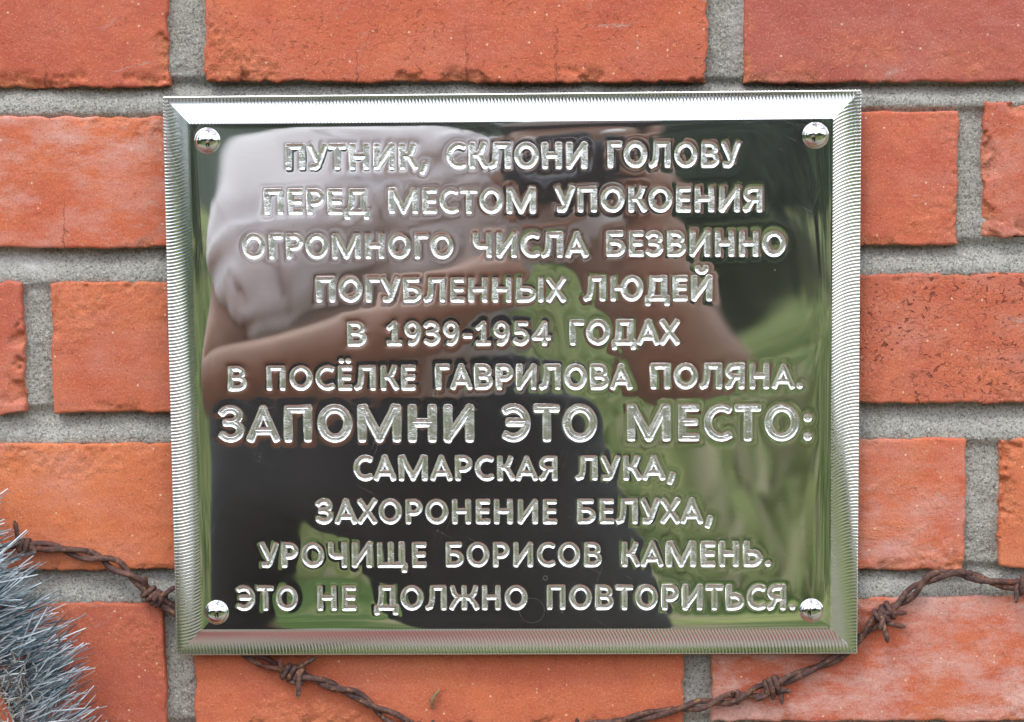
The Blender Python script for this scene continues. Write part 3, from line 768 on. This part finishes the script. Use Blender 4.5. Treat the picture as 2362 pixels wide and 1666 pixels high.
def barb(cx, cy, turns, ends, r=.00135, seed=0, lean=.35, tight=.0030, span=None):
    """coils round the wire near pixel (cx,cy); ends: two pixel offsets (dx,dy) where the cut points stand"""
    c_ = np.array(px(cx, cy, YW)); i = int(np.argmin(np.linalg.norm(base-c_, axis=1)))
    t, n = T[i], Nn[i]; yv = np.array([0, 1.0, 0]); span = span or turns*.0030
    pts = []; K = int(turns*14)
    for k in range(K+1):
        a_ = 2*PI*turns*k/K+seed
        pts.append(base[i]+t*((k/K-.5)*span)+tight*(math.cos(a_)*n)+(tight*.62)*math.sin(a_)*yv-yv*.0003)
    def endpt(dx, dy, yo): return np.array(px(cx+dx, cy+dy, yo))
    s0 = endpt(*ends[0]); s1 = endpt(*ends[1])
    A_ = [s0+(pts[0]-s0)*f for f in np.linspace(0, .85, 6)]; B_ = [s1+(pts[-1]-s1)*f for f in np.linspace(.85, 0, 6)]
    path = spline(A_+pts+B_, .0006)
    m_ = len(path); rad = np.full(m_, r); rad[:4] *= np.linspace(.45, 1, 4); rad[-4:] *= np.linspace(1, .45, 4)
    V, F = tube(path, rad, 8, .05, seed+9)
    wp(link('barb', mesh('barb', V, F), M_RUST))
barb(58, 1260, 2.6, [(-24, -58, -.007), (24, 18, -.009)], seed=1)
barb(350, 1372, 2.2, [(-14, -42, -.009), (56, -20, -.008)], seed=2, tight=.0036)
barb(364, 1392, 1.6, [(-10, -6, -.012), (60, 40, -.006)], seed=5, tight=.0036)
barb(672, 1552, 2.4, [(-26, -32, -.008), (16, 60, -.010)], seed=3, tight=.0038)
barb(690, 1556, 1.5, [(38, -38, -.009), (-22, 18, -.007)], seed=0, tight=.0036)
barb(970, 1680, 2.0, [(-20, -20, -.006), (30, -18, -.006)], seed=3)
barb(1345, 1684, 2.0, [(-14, -26, -.006), (30, 18, -.006)], seed=2)
barb(1700, 1606, 1.2, [(-10, -12, -.007), (-14, 16, -.008)], seed=1, tight=.0030, r=.0011)
barb(1784, 1580, 2.0, [(42, 14, -.011), (20, 44, -.010)], seed=2, tight=.0044)
barb(1776, 1586, 1.4, [(-34, 30, -.008), (8, 30, -.006)], seed=4, tight=.0038)
barb(2034, 1424, 1.6, [(54, 22, -.014), (14, 58, -.014)], seed=2, tight=.0048)
barb(2052, 1412, 1.3, [(40, 2, -.006), (-22, 42, -.012)], seed=5, tight=.0042)
barb(2362, 1346, 2.2, [(-18, 44, -.012), (30, -30, -.008)], seed=1, tight=.0042)

# tiny dry seed husk stuck to the brick below the plaque
hp = px(1004, 1608, -.0018)
pts = spline([tuple(px(997, 1636, -.001)), tuple(px(996, 1618, -.002)), tuple(px(1003, 1604, -.0028)), tuple(px(1015, 1590, -.002))], .0004)
rad = .00085*np.sin(np.linspace(.25, PI-.15, len(pts)))**.7+.00012
V, F = tube(pts-np.array(hp), rad, 8, .12, 4)
o = link('seed_husk', mesh('seed_husk', V, F), simple('dry husk', (.42, .30, .16), (.16, .10, .06), 900, .8, .0003)); o.location = hp
tag(o, 'small curled pale brown seed husk stuck to the brick below the plaque', 'seed husk')

# ------------------------------------------------------------------ memorial wreath: grey-blue artificial needles, red flowers below the frame
M_NEED = None
def mat_needle():
    mt, t, b, out = newmat('blue grey plastic needles')
    v = N(t, 'ShaderNodeNewGeometry')
    tn = N(t, 'ShaderNodeAttribute', attribute_name='tone')
    c = mixc(t, tn.outputs['Fac'], (.030, .085, .115), (.80, .90, .98))  # dark end paints the spray's blue-teal shadow into the colour of single needles
    L(t, c, b.inputs['Base Color']); b.inputs['Roughness'].default_value = .38; b.inputs['Specular IOR Level'].default_value = .6
    return mt
M_NEED = mat_needle()
wr_o = tuple(px(-60, 1700, -.03))
wreath = tag(empty('wreath', wr_o), 'artificial wreath with blue grey needle sprays reaching in at the lower left of the wall', 'wreath')
def wrp(o): o.parent = wreath; o.matrix_parent_inverse = Matrix.Translation(wreath.location).inverted(); return o
def needles(stem, n, length, ang0, ang1, seed, spread=.35, width=.00042):
    g = np.random.default_rng(seed); P = spline(stem, .002); k = len(P)
    V = np.zeros((n, 9, 3)); 
    idx = (g.random(n)*(k-1)).astype(int); t = idx/(k-1)
    ang = np.radians(ang0+(ang1-ang0)*t+g.normal(0, spread*30, n))
    out = np.abs(g.normal(.0, .55, n))*np.sign(g.random(n)-.25)
    d = np.stack([np.cos(ang)*np.cos(out), -np.sin(out), np.sin(ang)*np.cos(out)], 1)
    Ln = length*(.62+.5*g.random(n))
    st_ = P[idx]+g.normal(0, .0012, (n, 3))
    side = np.cross(d, g.normal(0, 1, (n, 3))); side /= np.linalg.norm(side, axis=1)[:, None]
    up_ = np.cross(d, side)
    curl = g.normal(0, .06, (n, 1))*side
    tris = [(0, 0), (.5, .9), (1, .45)]
    for j, (f, wf) in enumerate(tris):
        c_ = st_+d*(Ln*f)[:, None]+curl*(Ln*f*f)[:, None]
        V[:, j*3] = c_+side*width*1.25*wf+(side*width if j == 0 else 0); V[:, j*3+1] = c_-side*width*1.25*wf; V[:, j*3+2] = c_+up_*width*.6*max(wf, .3)
    V[..., 1] = np.minimum(V[..., 1], -.0012)
    F = []
    for j in (0, 1):
        for a, b_ in ((0, 1), (1, 2), (2, 0)): F.append((j*3+a, j*3+b_, j*3+3+b_, j*3+3+a))
    F = np.array(F)[None]+(np.arange(n)*9)[:, None, None]
    needles.tone = np.repeat(np.clip(g.random(n)**1.5+.12*g.normal(0, 1, n), 0, 1), 9)
    return V.reshape(-1, 3), F.reshape(-1, 4)
sprays = [
 ([tuple(px(-165, 1170, -.020)), tuple(px(-130, 1300, -.022)), tuple(px(-118, 1440, -.024))], 300, .038, 32, -2, 1),
 ([tuple(px(-120, 1330, -.026)), tuple(px(-60, 1480, -.030)), tuple(px(20, 1620, -.034)), tuple(px(90, 1800, -.034))], 520, .044, 20, 42, 2),
 ([tuple(px(-60, 1420, -.016)), tuple(px(0, 1560, -.018)), tuple(px(60, 1700, -.020))], 260, .046, 14, 46, 3),
]
dark = simple('brown twig', (.06, .045, .035), (.16, .12, .09), 300, .8, .0005)
for k, (stm, n, ln, a0, a1, sd_) in enumerate(sprays):
    P = spline(stm, .004); V, F = tube(P, .0016, 7, .08, k); br_ = wrp(link('twig', mesh('twig', V, F), dark))
    V, F = needles(stm, n, ln, a0, a1, sd_)
    me = mesh('needles', V, F, False); at = me.attributes.new('tone', 'FLOAT', 'POINT'); at.data.foreach_set('value', needles.tone.astype(np.float32)); o = link('needles', me, M_NEED, None); wrp(o); o['kind'] = 'stuff'
# curled torn tinsel tips near the stem
g = np.random.default_rng(8); parts = []
for k in range(70):
    c_ = np.array(px(-10+g.random()*95, 1520+g.random()*150, -.040-g.random()*.012)); a_ = g.random()*2*PI
    d = np.array([math.cos(a_), -.3*g.random(), math.sin(a_)])*.006
    parts.append(tube(spline([c_, c_+d*.5+g.normal(0, .001, 3), c_+d], .001), [.0004]*1, 4))
V, F = join(parts)
o = link('torn_tips', mesh('torn_tips', V, F, False), simple('pale torn plastic', (.45, .47, .46), (.12, .10, .08), 400, .6)); wrp(o); o['kind'] = 'stuff'
# dead brown hooks between the needles
M_RED = simple('red carnation petals', (.42, .06, .075), (.58, .17, .20), 90, .65, .001)
M_LEAF = simple('dark green leaf', (.03, .09, .02), (.07, .17, .04), 60, .6)
for k, (fx, fy, fr) in enumerate(((-60, 1960, .034), (150, 1990, .036), (360, 2040, .033), (40, 2120, .035), (260, 2170, .036), (-180, 2060, .034), (470, 2160, .032))):
    g = np.random.default_rng(40+k); Vv = []; Ff = []; c_ = np.array(px(fx, fy, -.055))
    for layer in range(5):
        R_ = fr*(1-.17*layer)
        for p_ in range(9):
            a_ = 2*PI*(p_+.5*layer)/9+g.random()*.2; b0 = len(Vv)
            for i in range(4):
                for j in range(3):
                    rr_ = R_*(i/3); th = a_+(j-1)*.36*(i/3+.1); lift = .010*layer+.012*(i/3)**2+.003*math.sin(5*th+i)
                    Vv.append((c_[0]+rr_*math.cos(th), c_[1]-lift-.002*(j == 1), c_[2]+rr_*math.sin(th)))
            for i in range(3):
                for j in range(2): Ff.append((b0+i*3+j, b0+i*3+j+1, b0+(i+1)*3+j+1, b0+(i+1)*3+j))
    o = wrp(link('flower', mesh('flower', Vv, np.array(Ff)), M_RED))

# ------------------------------------------------------------------ the place behind the camera (seen in the mirror of the plaque)
def mat_ground():
    mt, t, b, out = newmat('meadow ground')
    v = N(t, 'ShaderNodeNewGeometry').outputs['Position']
    n1 = noise(t, v, .55, 5, .6); n2 = noise(t, v, 5, 6, .7)
    c = mixc(t, ramp(t, n1, [(.42, 0), (.58, 1)]), (.070, .120, .030), (.26, .29, .105))
    c = mixc(t, ramp(t, n2, [(.45, 0), (.7, .6)]), c, (.035, .062, .018))
    mq = N(t, 'ShaderNodeMapping'); L(t, v, mq.inputs[0]); mq.inputs['Location'].default_value = (3.3, 1.7, 0)
    c = mixc(t, ramp(t, noise(t, mq.outputs[0], .8, 5, .65), [(.52, 0), (.62, .7)]), c, (.27, .23, .15))
    L(t, c, b.inputs['Base Color']); b.inputs['Roughness'].default_value = .95; b.inputs['Specular IOR Level'].default_value = .1
    bump(t, b, noise(t, v, 30, 5, .7), .03, .8)
    return mt
def sheet(name, pts, z, mat, n=1):
    me = bpy.data.meshes.new(name); me.from_pydata([(x, y, z) for x, y in pts], [], [tuple(range(len(pts)))]); 
    return tag(link(name, me, mat), kind='structure')
M_GR = mat_ground()
tag(sheet('ground', [(-250, -250), (250, -250), (250, 250), (-250, 250)], 0, M_GR))
M_PATH = simple('sandy trodden path', (.20, .185, .15), (.30, .275, .23), 1.5, .95, .02)
def blob(pts, seed, n=8, amp=.25):
    g = random.Random(seed); out = []
    for i in range(len(pts)):
        a, b_ = Vector(pts[i]), Vector(pts[(i+1) % len(pts)])
        for k in range(n): out.append(tuple((a.lerp(b_, k/n)+Vector((g.uniform(-amp, amp), g.uniform(-amp, amp))))))
    return out
sheet('path', blob([(-4, -.25), (6, -.25), (5.5, -1.9), (1.5, -2.3), (-3.5, -2.1)], 2, 8, .1), .004, M_PATH)
sheet('path', blob([(1.6, -8.3), (7, -7.6), (16, -6.0), (24, -8), (16, -9.6), (7, -10.4), (2.2, -10.0)], 3, 6, .3), .008, M_PATH)
M_TILE = simple('worn red paving', (.22, .075, .065), (.30, .13, .11), 3, .9, .01)
sheet('pavement', [(-2.2, -.3), (.3, -.3), (.3, -.85), (-2.2, -.85)], .012, M_TILE)

# trees and bushes beyond the meadow
M_BARK = simple('bark', (.05, .038, .028), (.13, .10, .075), 9, .95, .03)
LEAF = [simple('leaves dark', (.012, .028, .011), (.028, .052, .020), .9, .75),
        simple('leaves mid', (.022, .050, .014), (.050, .085, .026), .9, .75),
        simple('leaves grey green', (.03, .050, .028), (.060, .082, .042), .9, .75)]
def crown_mesh(kind, seed, n=2600):
    g = np.random.default_rng(seed)
    if kind == 'round':
        cl = g.normal(0, 1, (26, 3)); cl /= np.linalg.norm(cl, axis=1)[:, None]; cl *= (g.random((26, 1))**.4)*np.array([.38, .38, .34]); cl[:, 2] += .62
        which = g.integers(0, 26, n); p = cl[which]+g.normal(0, 1, (n, 3))*.075
    elif kind == 'cone':
        h = g.random(n)**1.3; a = g.random(n)*2*PI; r_ = (1-h)*.26*(.45+.55*g.random(n))*(1+.25*np.sin(h*60))
        p = np.stack([r_*np.cos(a), r_*np.sin(a), .06+h*.94], 1)
    else:
        cl = g.random((22, 3))*np.array([1.2, .8, .6])-np.array([.6, .4, -.12]); which = g.integers(0, 22, n)
        p = cl[which]+g.normal(0, 1, (n, 3))*.10; p[:, 2] = np.abs(p[:, 2])
    s_ = .026*(.6+.8*g.random(n)) if kind != 'cone' else .018*(.6+.8*g.random(n))
    a_ = g.normal(0, 1, (n, 3)); a_ /= np.linalg.norm(a_, axis=1)[:, None]
    b_ = np.cross(a_, g.normal(0, 1, (n, 3))); b_ /= np.linalg.norm(b_, axis=1)[:, None]
    V = np.stack([p+a_*s_[:, None]*1.5, p+b_*s_[:, None]*.7, p-a_*s_[:, None]*1.5, p-b_*s_[:, None]*.7], 1).reshape(-1, 3)
    return mesh('crown', V, np.arange(4*n).reshape(-1, 4), False)
def trunk_mesh(seed, top=.75):
    g = np.random.default_rng(seed); parts = []
    P = np.array([(0, 0, 0), (.01, 0, top*.4), (-.01, .01, top)]); parts.append(tube(spline(P, .08), np.linspace(.028, .010, len(spline(P, .08))), 7))
    for k in range(7):
        z = top*(.35+.09*k); a = g.random()*2*PI; e = np.array([math.cos(a)*.24, math.sin(a)*.24, z+.18])
        q_ = spline([(0, 0, z), tuple(np.array([0, 0, z])*.5+e*.5+np.array([0, 0, -.02])), tuple(e)], .06)
        parts.append(tube(q_, np.linspace(.011, .003, len(q_)), 5))
    V, F = join(parts); return mesh('trunk', V, F)
CR = {k: [crown_mesh(k, 3+i) for i in range(2)] for k in ('round', 'cone', 'bush')}
TR = [trunk_mesh(2), trunk_mesh(9, .9)]
trees = [  # kind, x, y, height, material, label
 ('cone', -5.2, -1.9, 4.6, 0, 'dark narrow conifer standing at the left, nearest to the wall'),
 ('round', -21, -23, 6.2, 1, 'green tree at the far left end of the tree line'),
 ('round', -16.5, -22, 7.0, 1, 'second tree from the left end, broad and mid green'),
 ('round', -12.5, -24, 6.4, 0, 'dark round tree third from the left end'),
 ('cone', -9, -22, 7.2, 0, 'pointed dark conifer left of the middle'),
 ('round', -6, -24, 6.6, 0, 'dark rounded tree just right of the left conifer'),
 ('round', -2.5, -25, 6.4, 1, 'mid green tree directly behind the photographer'),
 ('cone', 0.8, -22, 6.6, 0, 'slim dark conifer behind the meadow middle'),
 ('cone', 3.2, -24, 7.4, 0, 'tallest dark conifer, right of the slim one'),
 ('round', 6.2, -21.5, 7.2, 0, 'largest dark round tree right of the conifers'),
 ('round', 9.6, -23, 6.4, 0, 'dark tree beyond the largest one, to its right'),
 ('round', 13, -22, 6.9, 0, 'dark round tree between two lighter neighbours'),
 ('round', 16.8, -23, 5.9, 1, 'lighter green tree near the right end of the tree line'),
 ('round', 21, -22, 6.2, 2, 'grey green tree second from the right end'),
 ('round', 26, -21, 6.6, 2, 'grey green tree at the far right end'),
 ('bush', 4.2, -17.5, 2.3, 1, 'low green bush in front of the tall conifer'),
 ('bush', 8.3, -18, 2.8, 0, 'dark low bush below the largest dark tree'),
 ('bush', 13.0, -17, 2.2, 2, 'grey green bush on the right of the meadow'),
 ('bush', -6, -18.5, 2.4, 1, 'green bush on the left of the meadow'),
 ('bush', -12, -17, 2.2, 2, 'grey green bush at the far left of the meadow'),
 ('bush', 1.0, -19.5, 1.8, 0, 'small dark bush in the middle of the meadow edge'),
 ('bush', -3.6, -3.2, 1.5, 1, 'nearest leafy bush left of the path'),
 ('bush', 5.5, -3.6, 1.3, 1, 'leafy bush right of the path'),
]
for i, (kd, x, y, h, mt_, lab) in enumerate(trees):
    r_ = empty('bush' if kd == 'bush' else ('conifer_tree' if kd == 'cone' else 'leafy_tree'), (x, y, 0)); r_.scale = (h, h, h); r_.rotation_euler = (0, 0, i*1.3)
    tag(r_, lab, 'bush' if kd == 'bush' else 'tree', 'bushes along the meadow' if kd == 'bush' else 'trees beyond the meadow')
    me = CR[kd][i % 2].copy(); me.materials.clear(); me.materials.append(LEAF[mt_]); link('crown', me, None, r_)
    if kd != 'bush': link('trunk', TR[i % 2], M_BARK, r_)
    else: o = link('trunk', TR[0], M_BARK, r_); o.scale = (.5, .5, .5)
g = np.random.default_rng(77); n = 300; Vv = []; Tn = []
for k in range(n):
    y = -(4.5+11*g.random()**1.1); x = g.normal(0, 1)*abs(y)*.55+.6; h = .10+.26*g.random()**2; w_ = .12+.3*g.random(); tn = g.random()
    m_ = 46; p = np.stack([x+g.normal(0, w_, m_), y+g.normal(0, w_, m_), np.abs(g.normal(0, h*.5, m_))], 1)
    d = np.stack([g.normal(0, .3, m_), g.normal(0, .3, m_), np.ones(m_)], 1)*(.07+.10*g.random((m_, 1))); sd2 = g.normal(0, 1, (m_, 3))*.022; sd2[:, 2] *= .2
    Vv.append(np.stack([p-sd2, p+sd2, p+sd2*.6+d, p-sd2*.6+d], 1).reshape(-1, 3)); Tn.append(np.full(m_*4, tn))
me = mesh('tall_grass', np.vstack(Vv), np.arange(n*46*4).reshape(-1, 4), False)
at = me.attributes.new('tone', 'FLOAT', 'POINT'); at.data.foreach_set('value', np.concatenate(Tn).astype(np.float32))
mt, t, b, out = newmat('weeds and tall grass'); at_ = N(t, 'ShaderNodeAttribute', attribute_name='tone')
L(t, ramp(t, at_.outputs['Fac'], [(0, (.12, .17, .05)), (.5, (.18, .225, .07)), (.85, (.25, .28, .105)), (1, (.36, .33, .21))]), b.inputs['Base Color']); b.inputs['Roughness'].default_value = .8
tag(link('tall_grass', me, mt), 'tall weeds and grass tufts across the mirrored meadow', 'grass', kind='stuff')
# far wooded hill
n = 60; Vv = []; 
for i in range(n+1):
    a = PI+PI*i/n; h = 6+4*vnoise(np.array(i*.23), np.array(1.), 4)+1.6*vnoise(np.array(i*1.1), np.array(1.), 5)
    for (r_, z) in ((60, -.5), (75, h*.55), (95, h), (120, -.5)): Vv.append((r_*math.cos(a), r_*math.sin(a), float(z)))
Ff = [(i*4+j, i*4+j+1, i*4+j+5, i*4+j+4) for i in range(n) for j in range(3)]
tag(link('wooded_hill', mesh('wooded_hill', Vv, np.array(Ff)), simple('far woods', (.012, .026, .014), (.028, .048, .024), .35, .95, .6)), kind='structure')

# ------------------------------------------------------------------ photographer
def P(x, d, z): return Vector((CX+x, -d, CZ+z))
def skin(name, joints, edges, mat, parent, root=0, sub=2):
    me = bpy.data.meshes.new(name); me.from_pydata([p for p, r in joints], edges, []); 
    o = bpy.data.objects.new(name, me); COL.objects.link(o)
    sm = o.modifiers.new('s', 'SKIN'); sm.use_smooth_shade = True
    for i, (p, r) in enumerate(joints):
        rr_ = r if isinstance(r, tuple) else (r, r)
        me.skin_vertices[0].data[i].radius = rr_; me.skin_vertices[0].data[i].use_root = (i == root)
    sb = o.modifiers.new('u', 'SUBSURF'); sb.levels = sub; sb.render_levels = sub
    dg = bpy.context.evaluated_depsgraph_get(); ev = o.evaluated_get(dg)
    m2 = bpy.data.meshes.new_from_object(ev); o.modifiers.clear(); o.data = m2; m2.name = name
    m2.materials.clear(); m2.materials.append(mat)
    if parent is not None: o.parent = parent; o.matrix_parent_inverse = Matrix.Translation(parent.location).inverted()
    return o
M_SKIN = simple('skin', (.20, .115, .075), (.28, .165, .115), 20, .5, .0008)
M_SHIRT = simple('pale grey shirt', (.50, .49, .50), (.58, .57, .57), 5, .85, .002)
M_TROU = simple('black trousers', (.012, .012, .015), (.026, .026, .030), 8, .85, .003)
M_HAIR = simple('short grey brown hair', (.09, .07, .06), (.18, .15, .13), 160, .8, .002)
M_BLACK = simple('black camera plastic', (.012, .012, .013), (.02, .02, .022), 60, .4, .0004)
M_SHOE = simple('brown shoe leather', (.05, .03, .02), (.09, .06, .04), 20, .6)
fz = -CZ
man = tag(empty('person', tuple(P(-.2, 1.5, fz))), 'person in pale short-sleeved shirt and black trousers leaning over with a camera', 'person')
J = [(P(-.26, 1.50, -.30), (.07, .06)), (P(-.26, 1.53, -.28), (.10, .07)), (P(-.25, 1.47, -.21), (.11, .08)), (P(-.17, 1.41, -.04), (.09, .07)),
     (P(-.09, 1.36, -.02), .055), (P(-.03, 1.31, -.03), .055), (P(.015, 1.295, .03), (.072, .085)), (P(.02, 1.30, .085), (.062, .075)),
     (P(-.25, 1.33, -.03), .055), (P(-.36, 1.25, -.14), .050), (P(-.48, 1.12, -.27), .050), (P(-.29, 1.08, -.225), .048), (P(-.12, 1.09, -.165), .038), (P(-.055, 1.11, -.115), (.046, .022)),
     (P(.0, 1.42, -.03), .050), (P(.10, 1.36, -.17), .048), (P(.150, 1.22, -.25), .078), (P(.105, 1.18, -.15), .062), (P(.10, 1.165, -.06), .027), (P(.088, 1.155, -.015), (.020, .040)),
     (P(-.41, 1.52, -.44), .045), (P(-.41, 1.40, -.78), .055), (P(-.37, 1.50, fz+.10), .038), (P(-.11, 1.50, -.46), .075), (P(-.06, 1.36, -.78), .060), (P(-.04, 1.48, fz+.10), .038)]
E_ = [(0, 1), (1, 2), (2, 3), (3, 4), (4, 5), (5, 6), (6, 7), (3, 8), (8, 9), (9, 10), (10, 11), (11, 12), (12, 13), (3, 14), (14, 15), (15, 16), (16, 17), (17, 18), (18, 19), (0, 20), (20, 21), (21, 22), (0, 23), (23, 24), (24, 25)]
skin('body', J, E_, M_SKIN, man)
skin('shirt', [(P(-.265, 1.50, -.285), (.160, .11)), (P(-.26, 1.51, -.24), (.165, .118)), (P(-.25, 1.47, -.17), (.160, .125)), (P(-.16, 1.41, -.03), (.135, .10)), (P(-.12, 1.385, .02), .075),
     (P(-.25, 1.33, -.03), .088), (P(-.345, 1.265, -.11), .086), (P(-.40, 1.215, -.175), .085), (P(.0, 1.42, -.03), .070), (P(.07, 1.38, -.10), .068)],
     [(0, 1), (1, 2), (2, 3), (3, 4), (3, 5), (5, 6), (6, 7), (3, 8), (8, 9)], M_SHIRT, man, 0, 4)
from mathutils import noise as mn
so = bpy.data.objects['shirt']
for v in so.data.vertices:
    c_ = v.co-Vector((CX, 0, CZ)); a_ = mn.noise(Vector((c_.x*7+c_.z*9, c_.y*5, c_.z*26-c_.x*14)))+.25*mn.noise(Vector((c_.x*24-c_.z*12, c_.y*12, c_.z*26+c_.x*16)))
    v.co += v.normal*.016*(1-2*abs(a_))
skin('trousers', [(P(-.24, 1.49, -.22), (.180, .09)), (P(-.24, 1.49, -.27), (.210, .09)), (P(-.43, 1.47, -.39), .085), (P(-.44, 1.39, -.79), .080), (P(-.385, 1.50, fz+.07), .070),
     (P(-.08, 1.46, -.40), .165), (P(-.03, 1.35, -.79), .130), (P(-.04, 1.48, fz+.07), .072)], [(0, 1), (1, 2), (2, 3), (3, 4), (1, 5), (5, 6), (6, 7)], M_TROU, man)
# fingers: left hand cradles the lens from below, right hand grips the body
def finger(pts, r): skin('finger', [(p, r*(1-.12*i)) for i, p in enumerate(pts)], [(i, i+1) for i in range(len(pts)-1)], M_SKIN, man, 0, 1)
for i in range(4):
    x0 = -.052+.0*i; d0 = 1.100+.018*i
    finger([P(-.045, d0, -.085), P(-.015, d0-.002, -.082-.003*i), P(.018, d0, -.070), P(.040, d0, -.048)], .0092-(.0012 if i in (0, 3) else 0))
finger([P(-.055, 1.12, -.080), P(-.058, 1.115, -.050), P(-.050, 1.11, -.022)], .0105)
for i in range(4):
    z0 = .020-.020*i
    finger([P(.092, 1.150, z0), P(.090, 1.125, z0), P(.072, 1.118, z0), P(.058, 1.124, z0)], .0090-(.0012 if i in (0, 3) else 0))
finger([P(.090, 1.165, -.01), P(.080, 1.190, .005), P(.060, 1.198, .010)], .0105)
# face, ears, hair
def ell(name, c_, r_, mat, parent, n=14):
    bm = bmesh.new(); bmesh.ops.create_uvsphere(bm, u_segments=n*2, v_segments=n, radius=1)
    for v in bm.verts: v.co = Vector((v.co.x*r_[0], v.co.y*r_[1], v.co.z*r_[2]))
    me = bpy.data.meshes.new(name); bm.to_mesh(me); bm.free()
    for p_ in me.polygons: p_.use_smooth = True
    o = link(name, me, mat); o.location = c_; o.parent = parent; o.matrix_parent_inverse = Matrix.Translation(parent.location).inverted(); return o
M_EYE = simple('eye', (.75, .73, .70), (.80, .78, .76), 10, .2)
ell('nose', P(.018, 1.213, .018), (.013, .018, .022), M_SKIN, man, 8)
ell('eye', P(-.018, 1.222, .045), (.013, .009, .009), M_EYE, man, 8); ell('eye', P(.052, 1.222, .045), (.013, .009, .009), M_EYE, man, 8)
ell('mouth', P(.018, 1.218, -.022), (.024, .010, .006), simple('lips', (.36, .13, .10), (.42, .16, .12), 30, .5), man, 8)
ell('ear', P(-.062, 1.300, .030), (.010, .020, .032), M_SKIN, man, 8); ell('ear', P(.095, 1.305, .030), (.010, .020, .032), M_SKIN, man, 8)
bm = bmesh.new(); bmesh.ops.create_uvsphere(bm, u_segments=36, v_segments=24, radius=1)
for v in bm.verts: v.co = Vector((v.co.x*.086, v.co.y*.098, v.co.z*.088))*(1+.02*math.sin(40*v.co.x)*math.cos(37*v.co.z))
bmesh.ops.delete(bm, geom=[f for f in bm.faces if f.calc_center_median().z < .025 and f.calc_center_median().y > -.02 or f.calc_center_median().z < -.035], context='FACES')
me = bpy.data.meshes.new('hair'); bm.to_mesh(me); bm.free(); o = link('hair', me, M_HAIR); o.location = P(.018, 1.315, .075); o.parent = man; o.matrix_parent_inverse = Matrix.Translation(man.location).inverted()
for sx_, yy_ in ((-.375, 1.47), (-.04, 1.45)):
    skin('shoe', [(P(sx_, yy_+.05, fz+.05), .045), (P(sx_, yy_-.06, fz+.045), .042), (P(sx_, yy_-.15, fz+.038), .034)], [(0, 1), (1, 2)], M_SHOE, man, 0, 1)
# the hand-held camera: body, grip, pentaprism hump and lens barrel ending just behind the taking lens
hc = tag(empty('camera_body', tuple(P(0, 1.16, 0))), 'black camera held up to the face, mirrored among the upper letters', 'camera')
def hcp(o): o.parent = hc; o.matrix_parent_inverse = Matrix.Translation(hc.location).inverted(); return o
def rbox(name, c_, s_, r_, mat):
    bm = bmesh.new(); bmesh.ops.create_cube(bm, size=1)
    for v in bm.verts: v.co = Vector((v.co.x*s_[0], v.co.y*s_[1], v.co.z*s_[2]))
    bmesh.ops.bevel(bm, geom=bm.edges[:], offset=r_, segments=3, profile=.5, affect='EDGES')
    me = bpy.data.meshes.new(name); bm.to_mesh(me); bm.free(); o = link(name, me, mat); o.location = c_; return hcp(o)
rbox('housing', P(.0, 1.160, -.012), (.128, .048, .078), .010, M_BLACK)
rbox('grip', P(.060, 1.145, -.015), (.026, .050, .072), .010, M_BLACK)
rbox('viewfinder_hump', P(.0, 1.160, .036), (.052, .050, .030), .009, M_BLACK)
prof = [(.031, 1.137), (.031, 1.120), (.034, 1.118), (.034, 1.098), (.032, 1.096), (.032, 1.086), (.027, 1.086), (.025, 1.094), (.002, 1.0965)]
n = 36; Vv = []; Ff = []
for (r_, d_) in prof:
    for i in range(n): Vv.append(tuple(P(r_*math.cos(2*PI*i/n), d_, r_*math.sin(2*PI*i/n)-.0)))
for j in range(len(prof)-1):
    for i in range(n): Ff.append((j*n+i, j*n+(i+1) % n, (j+1)*n+(i+1) % n, (j+1)*n+i))
hcp(link('lens', mesh('lens', np.array([tuple(v) for v in Vv]), np.array(Ff)), simple('lens', (.015, .015, .02), (.03, .03, .04), 40, .12, spec=.8)))
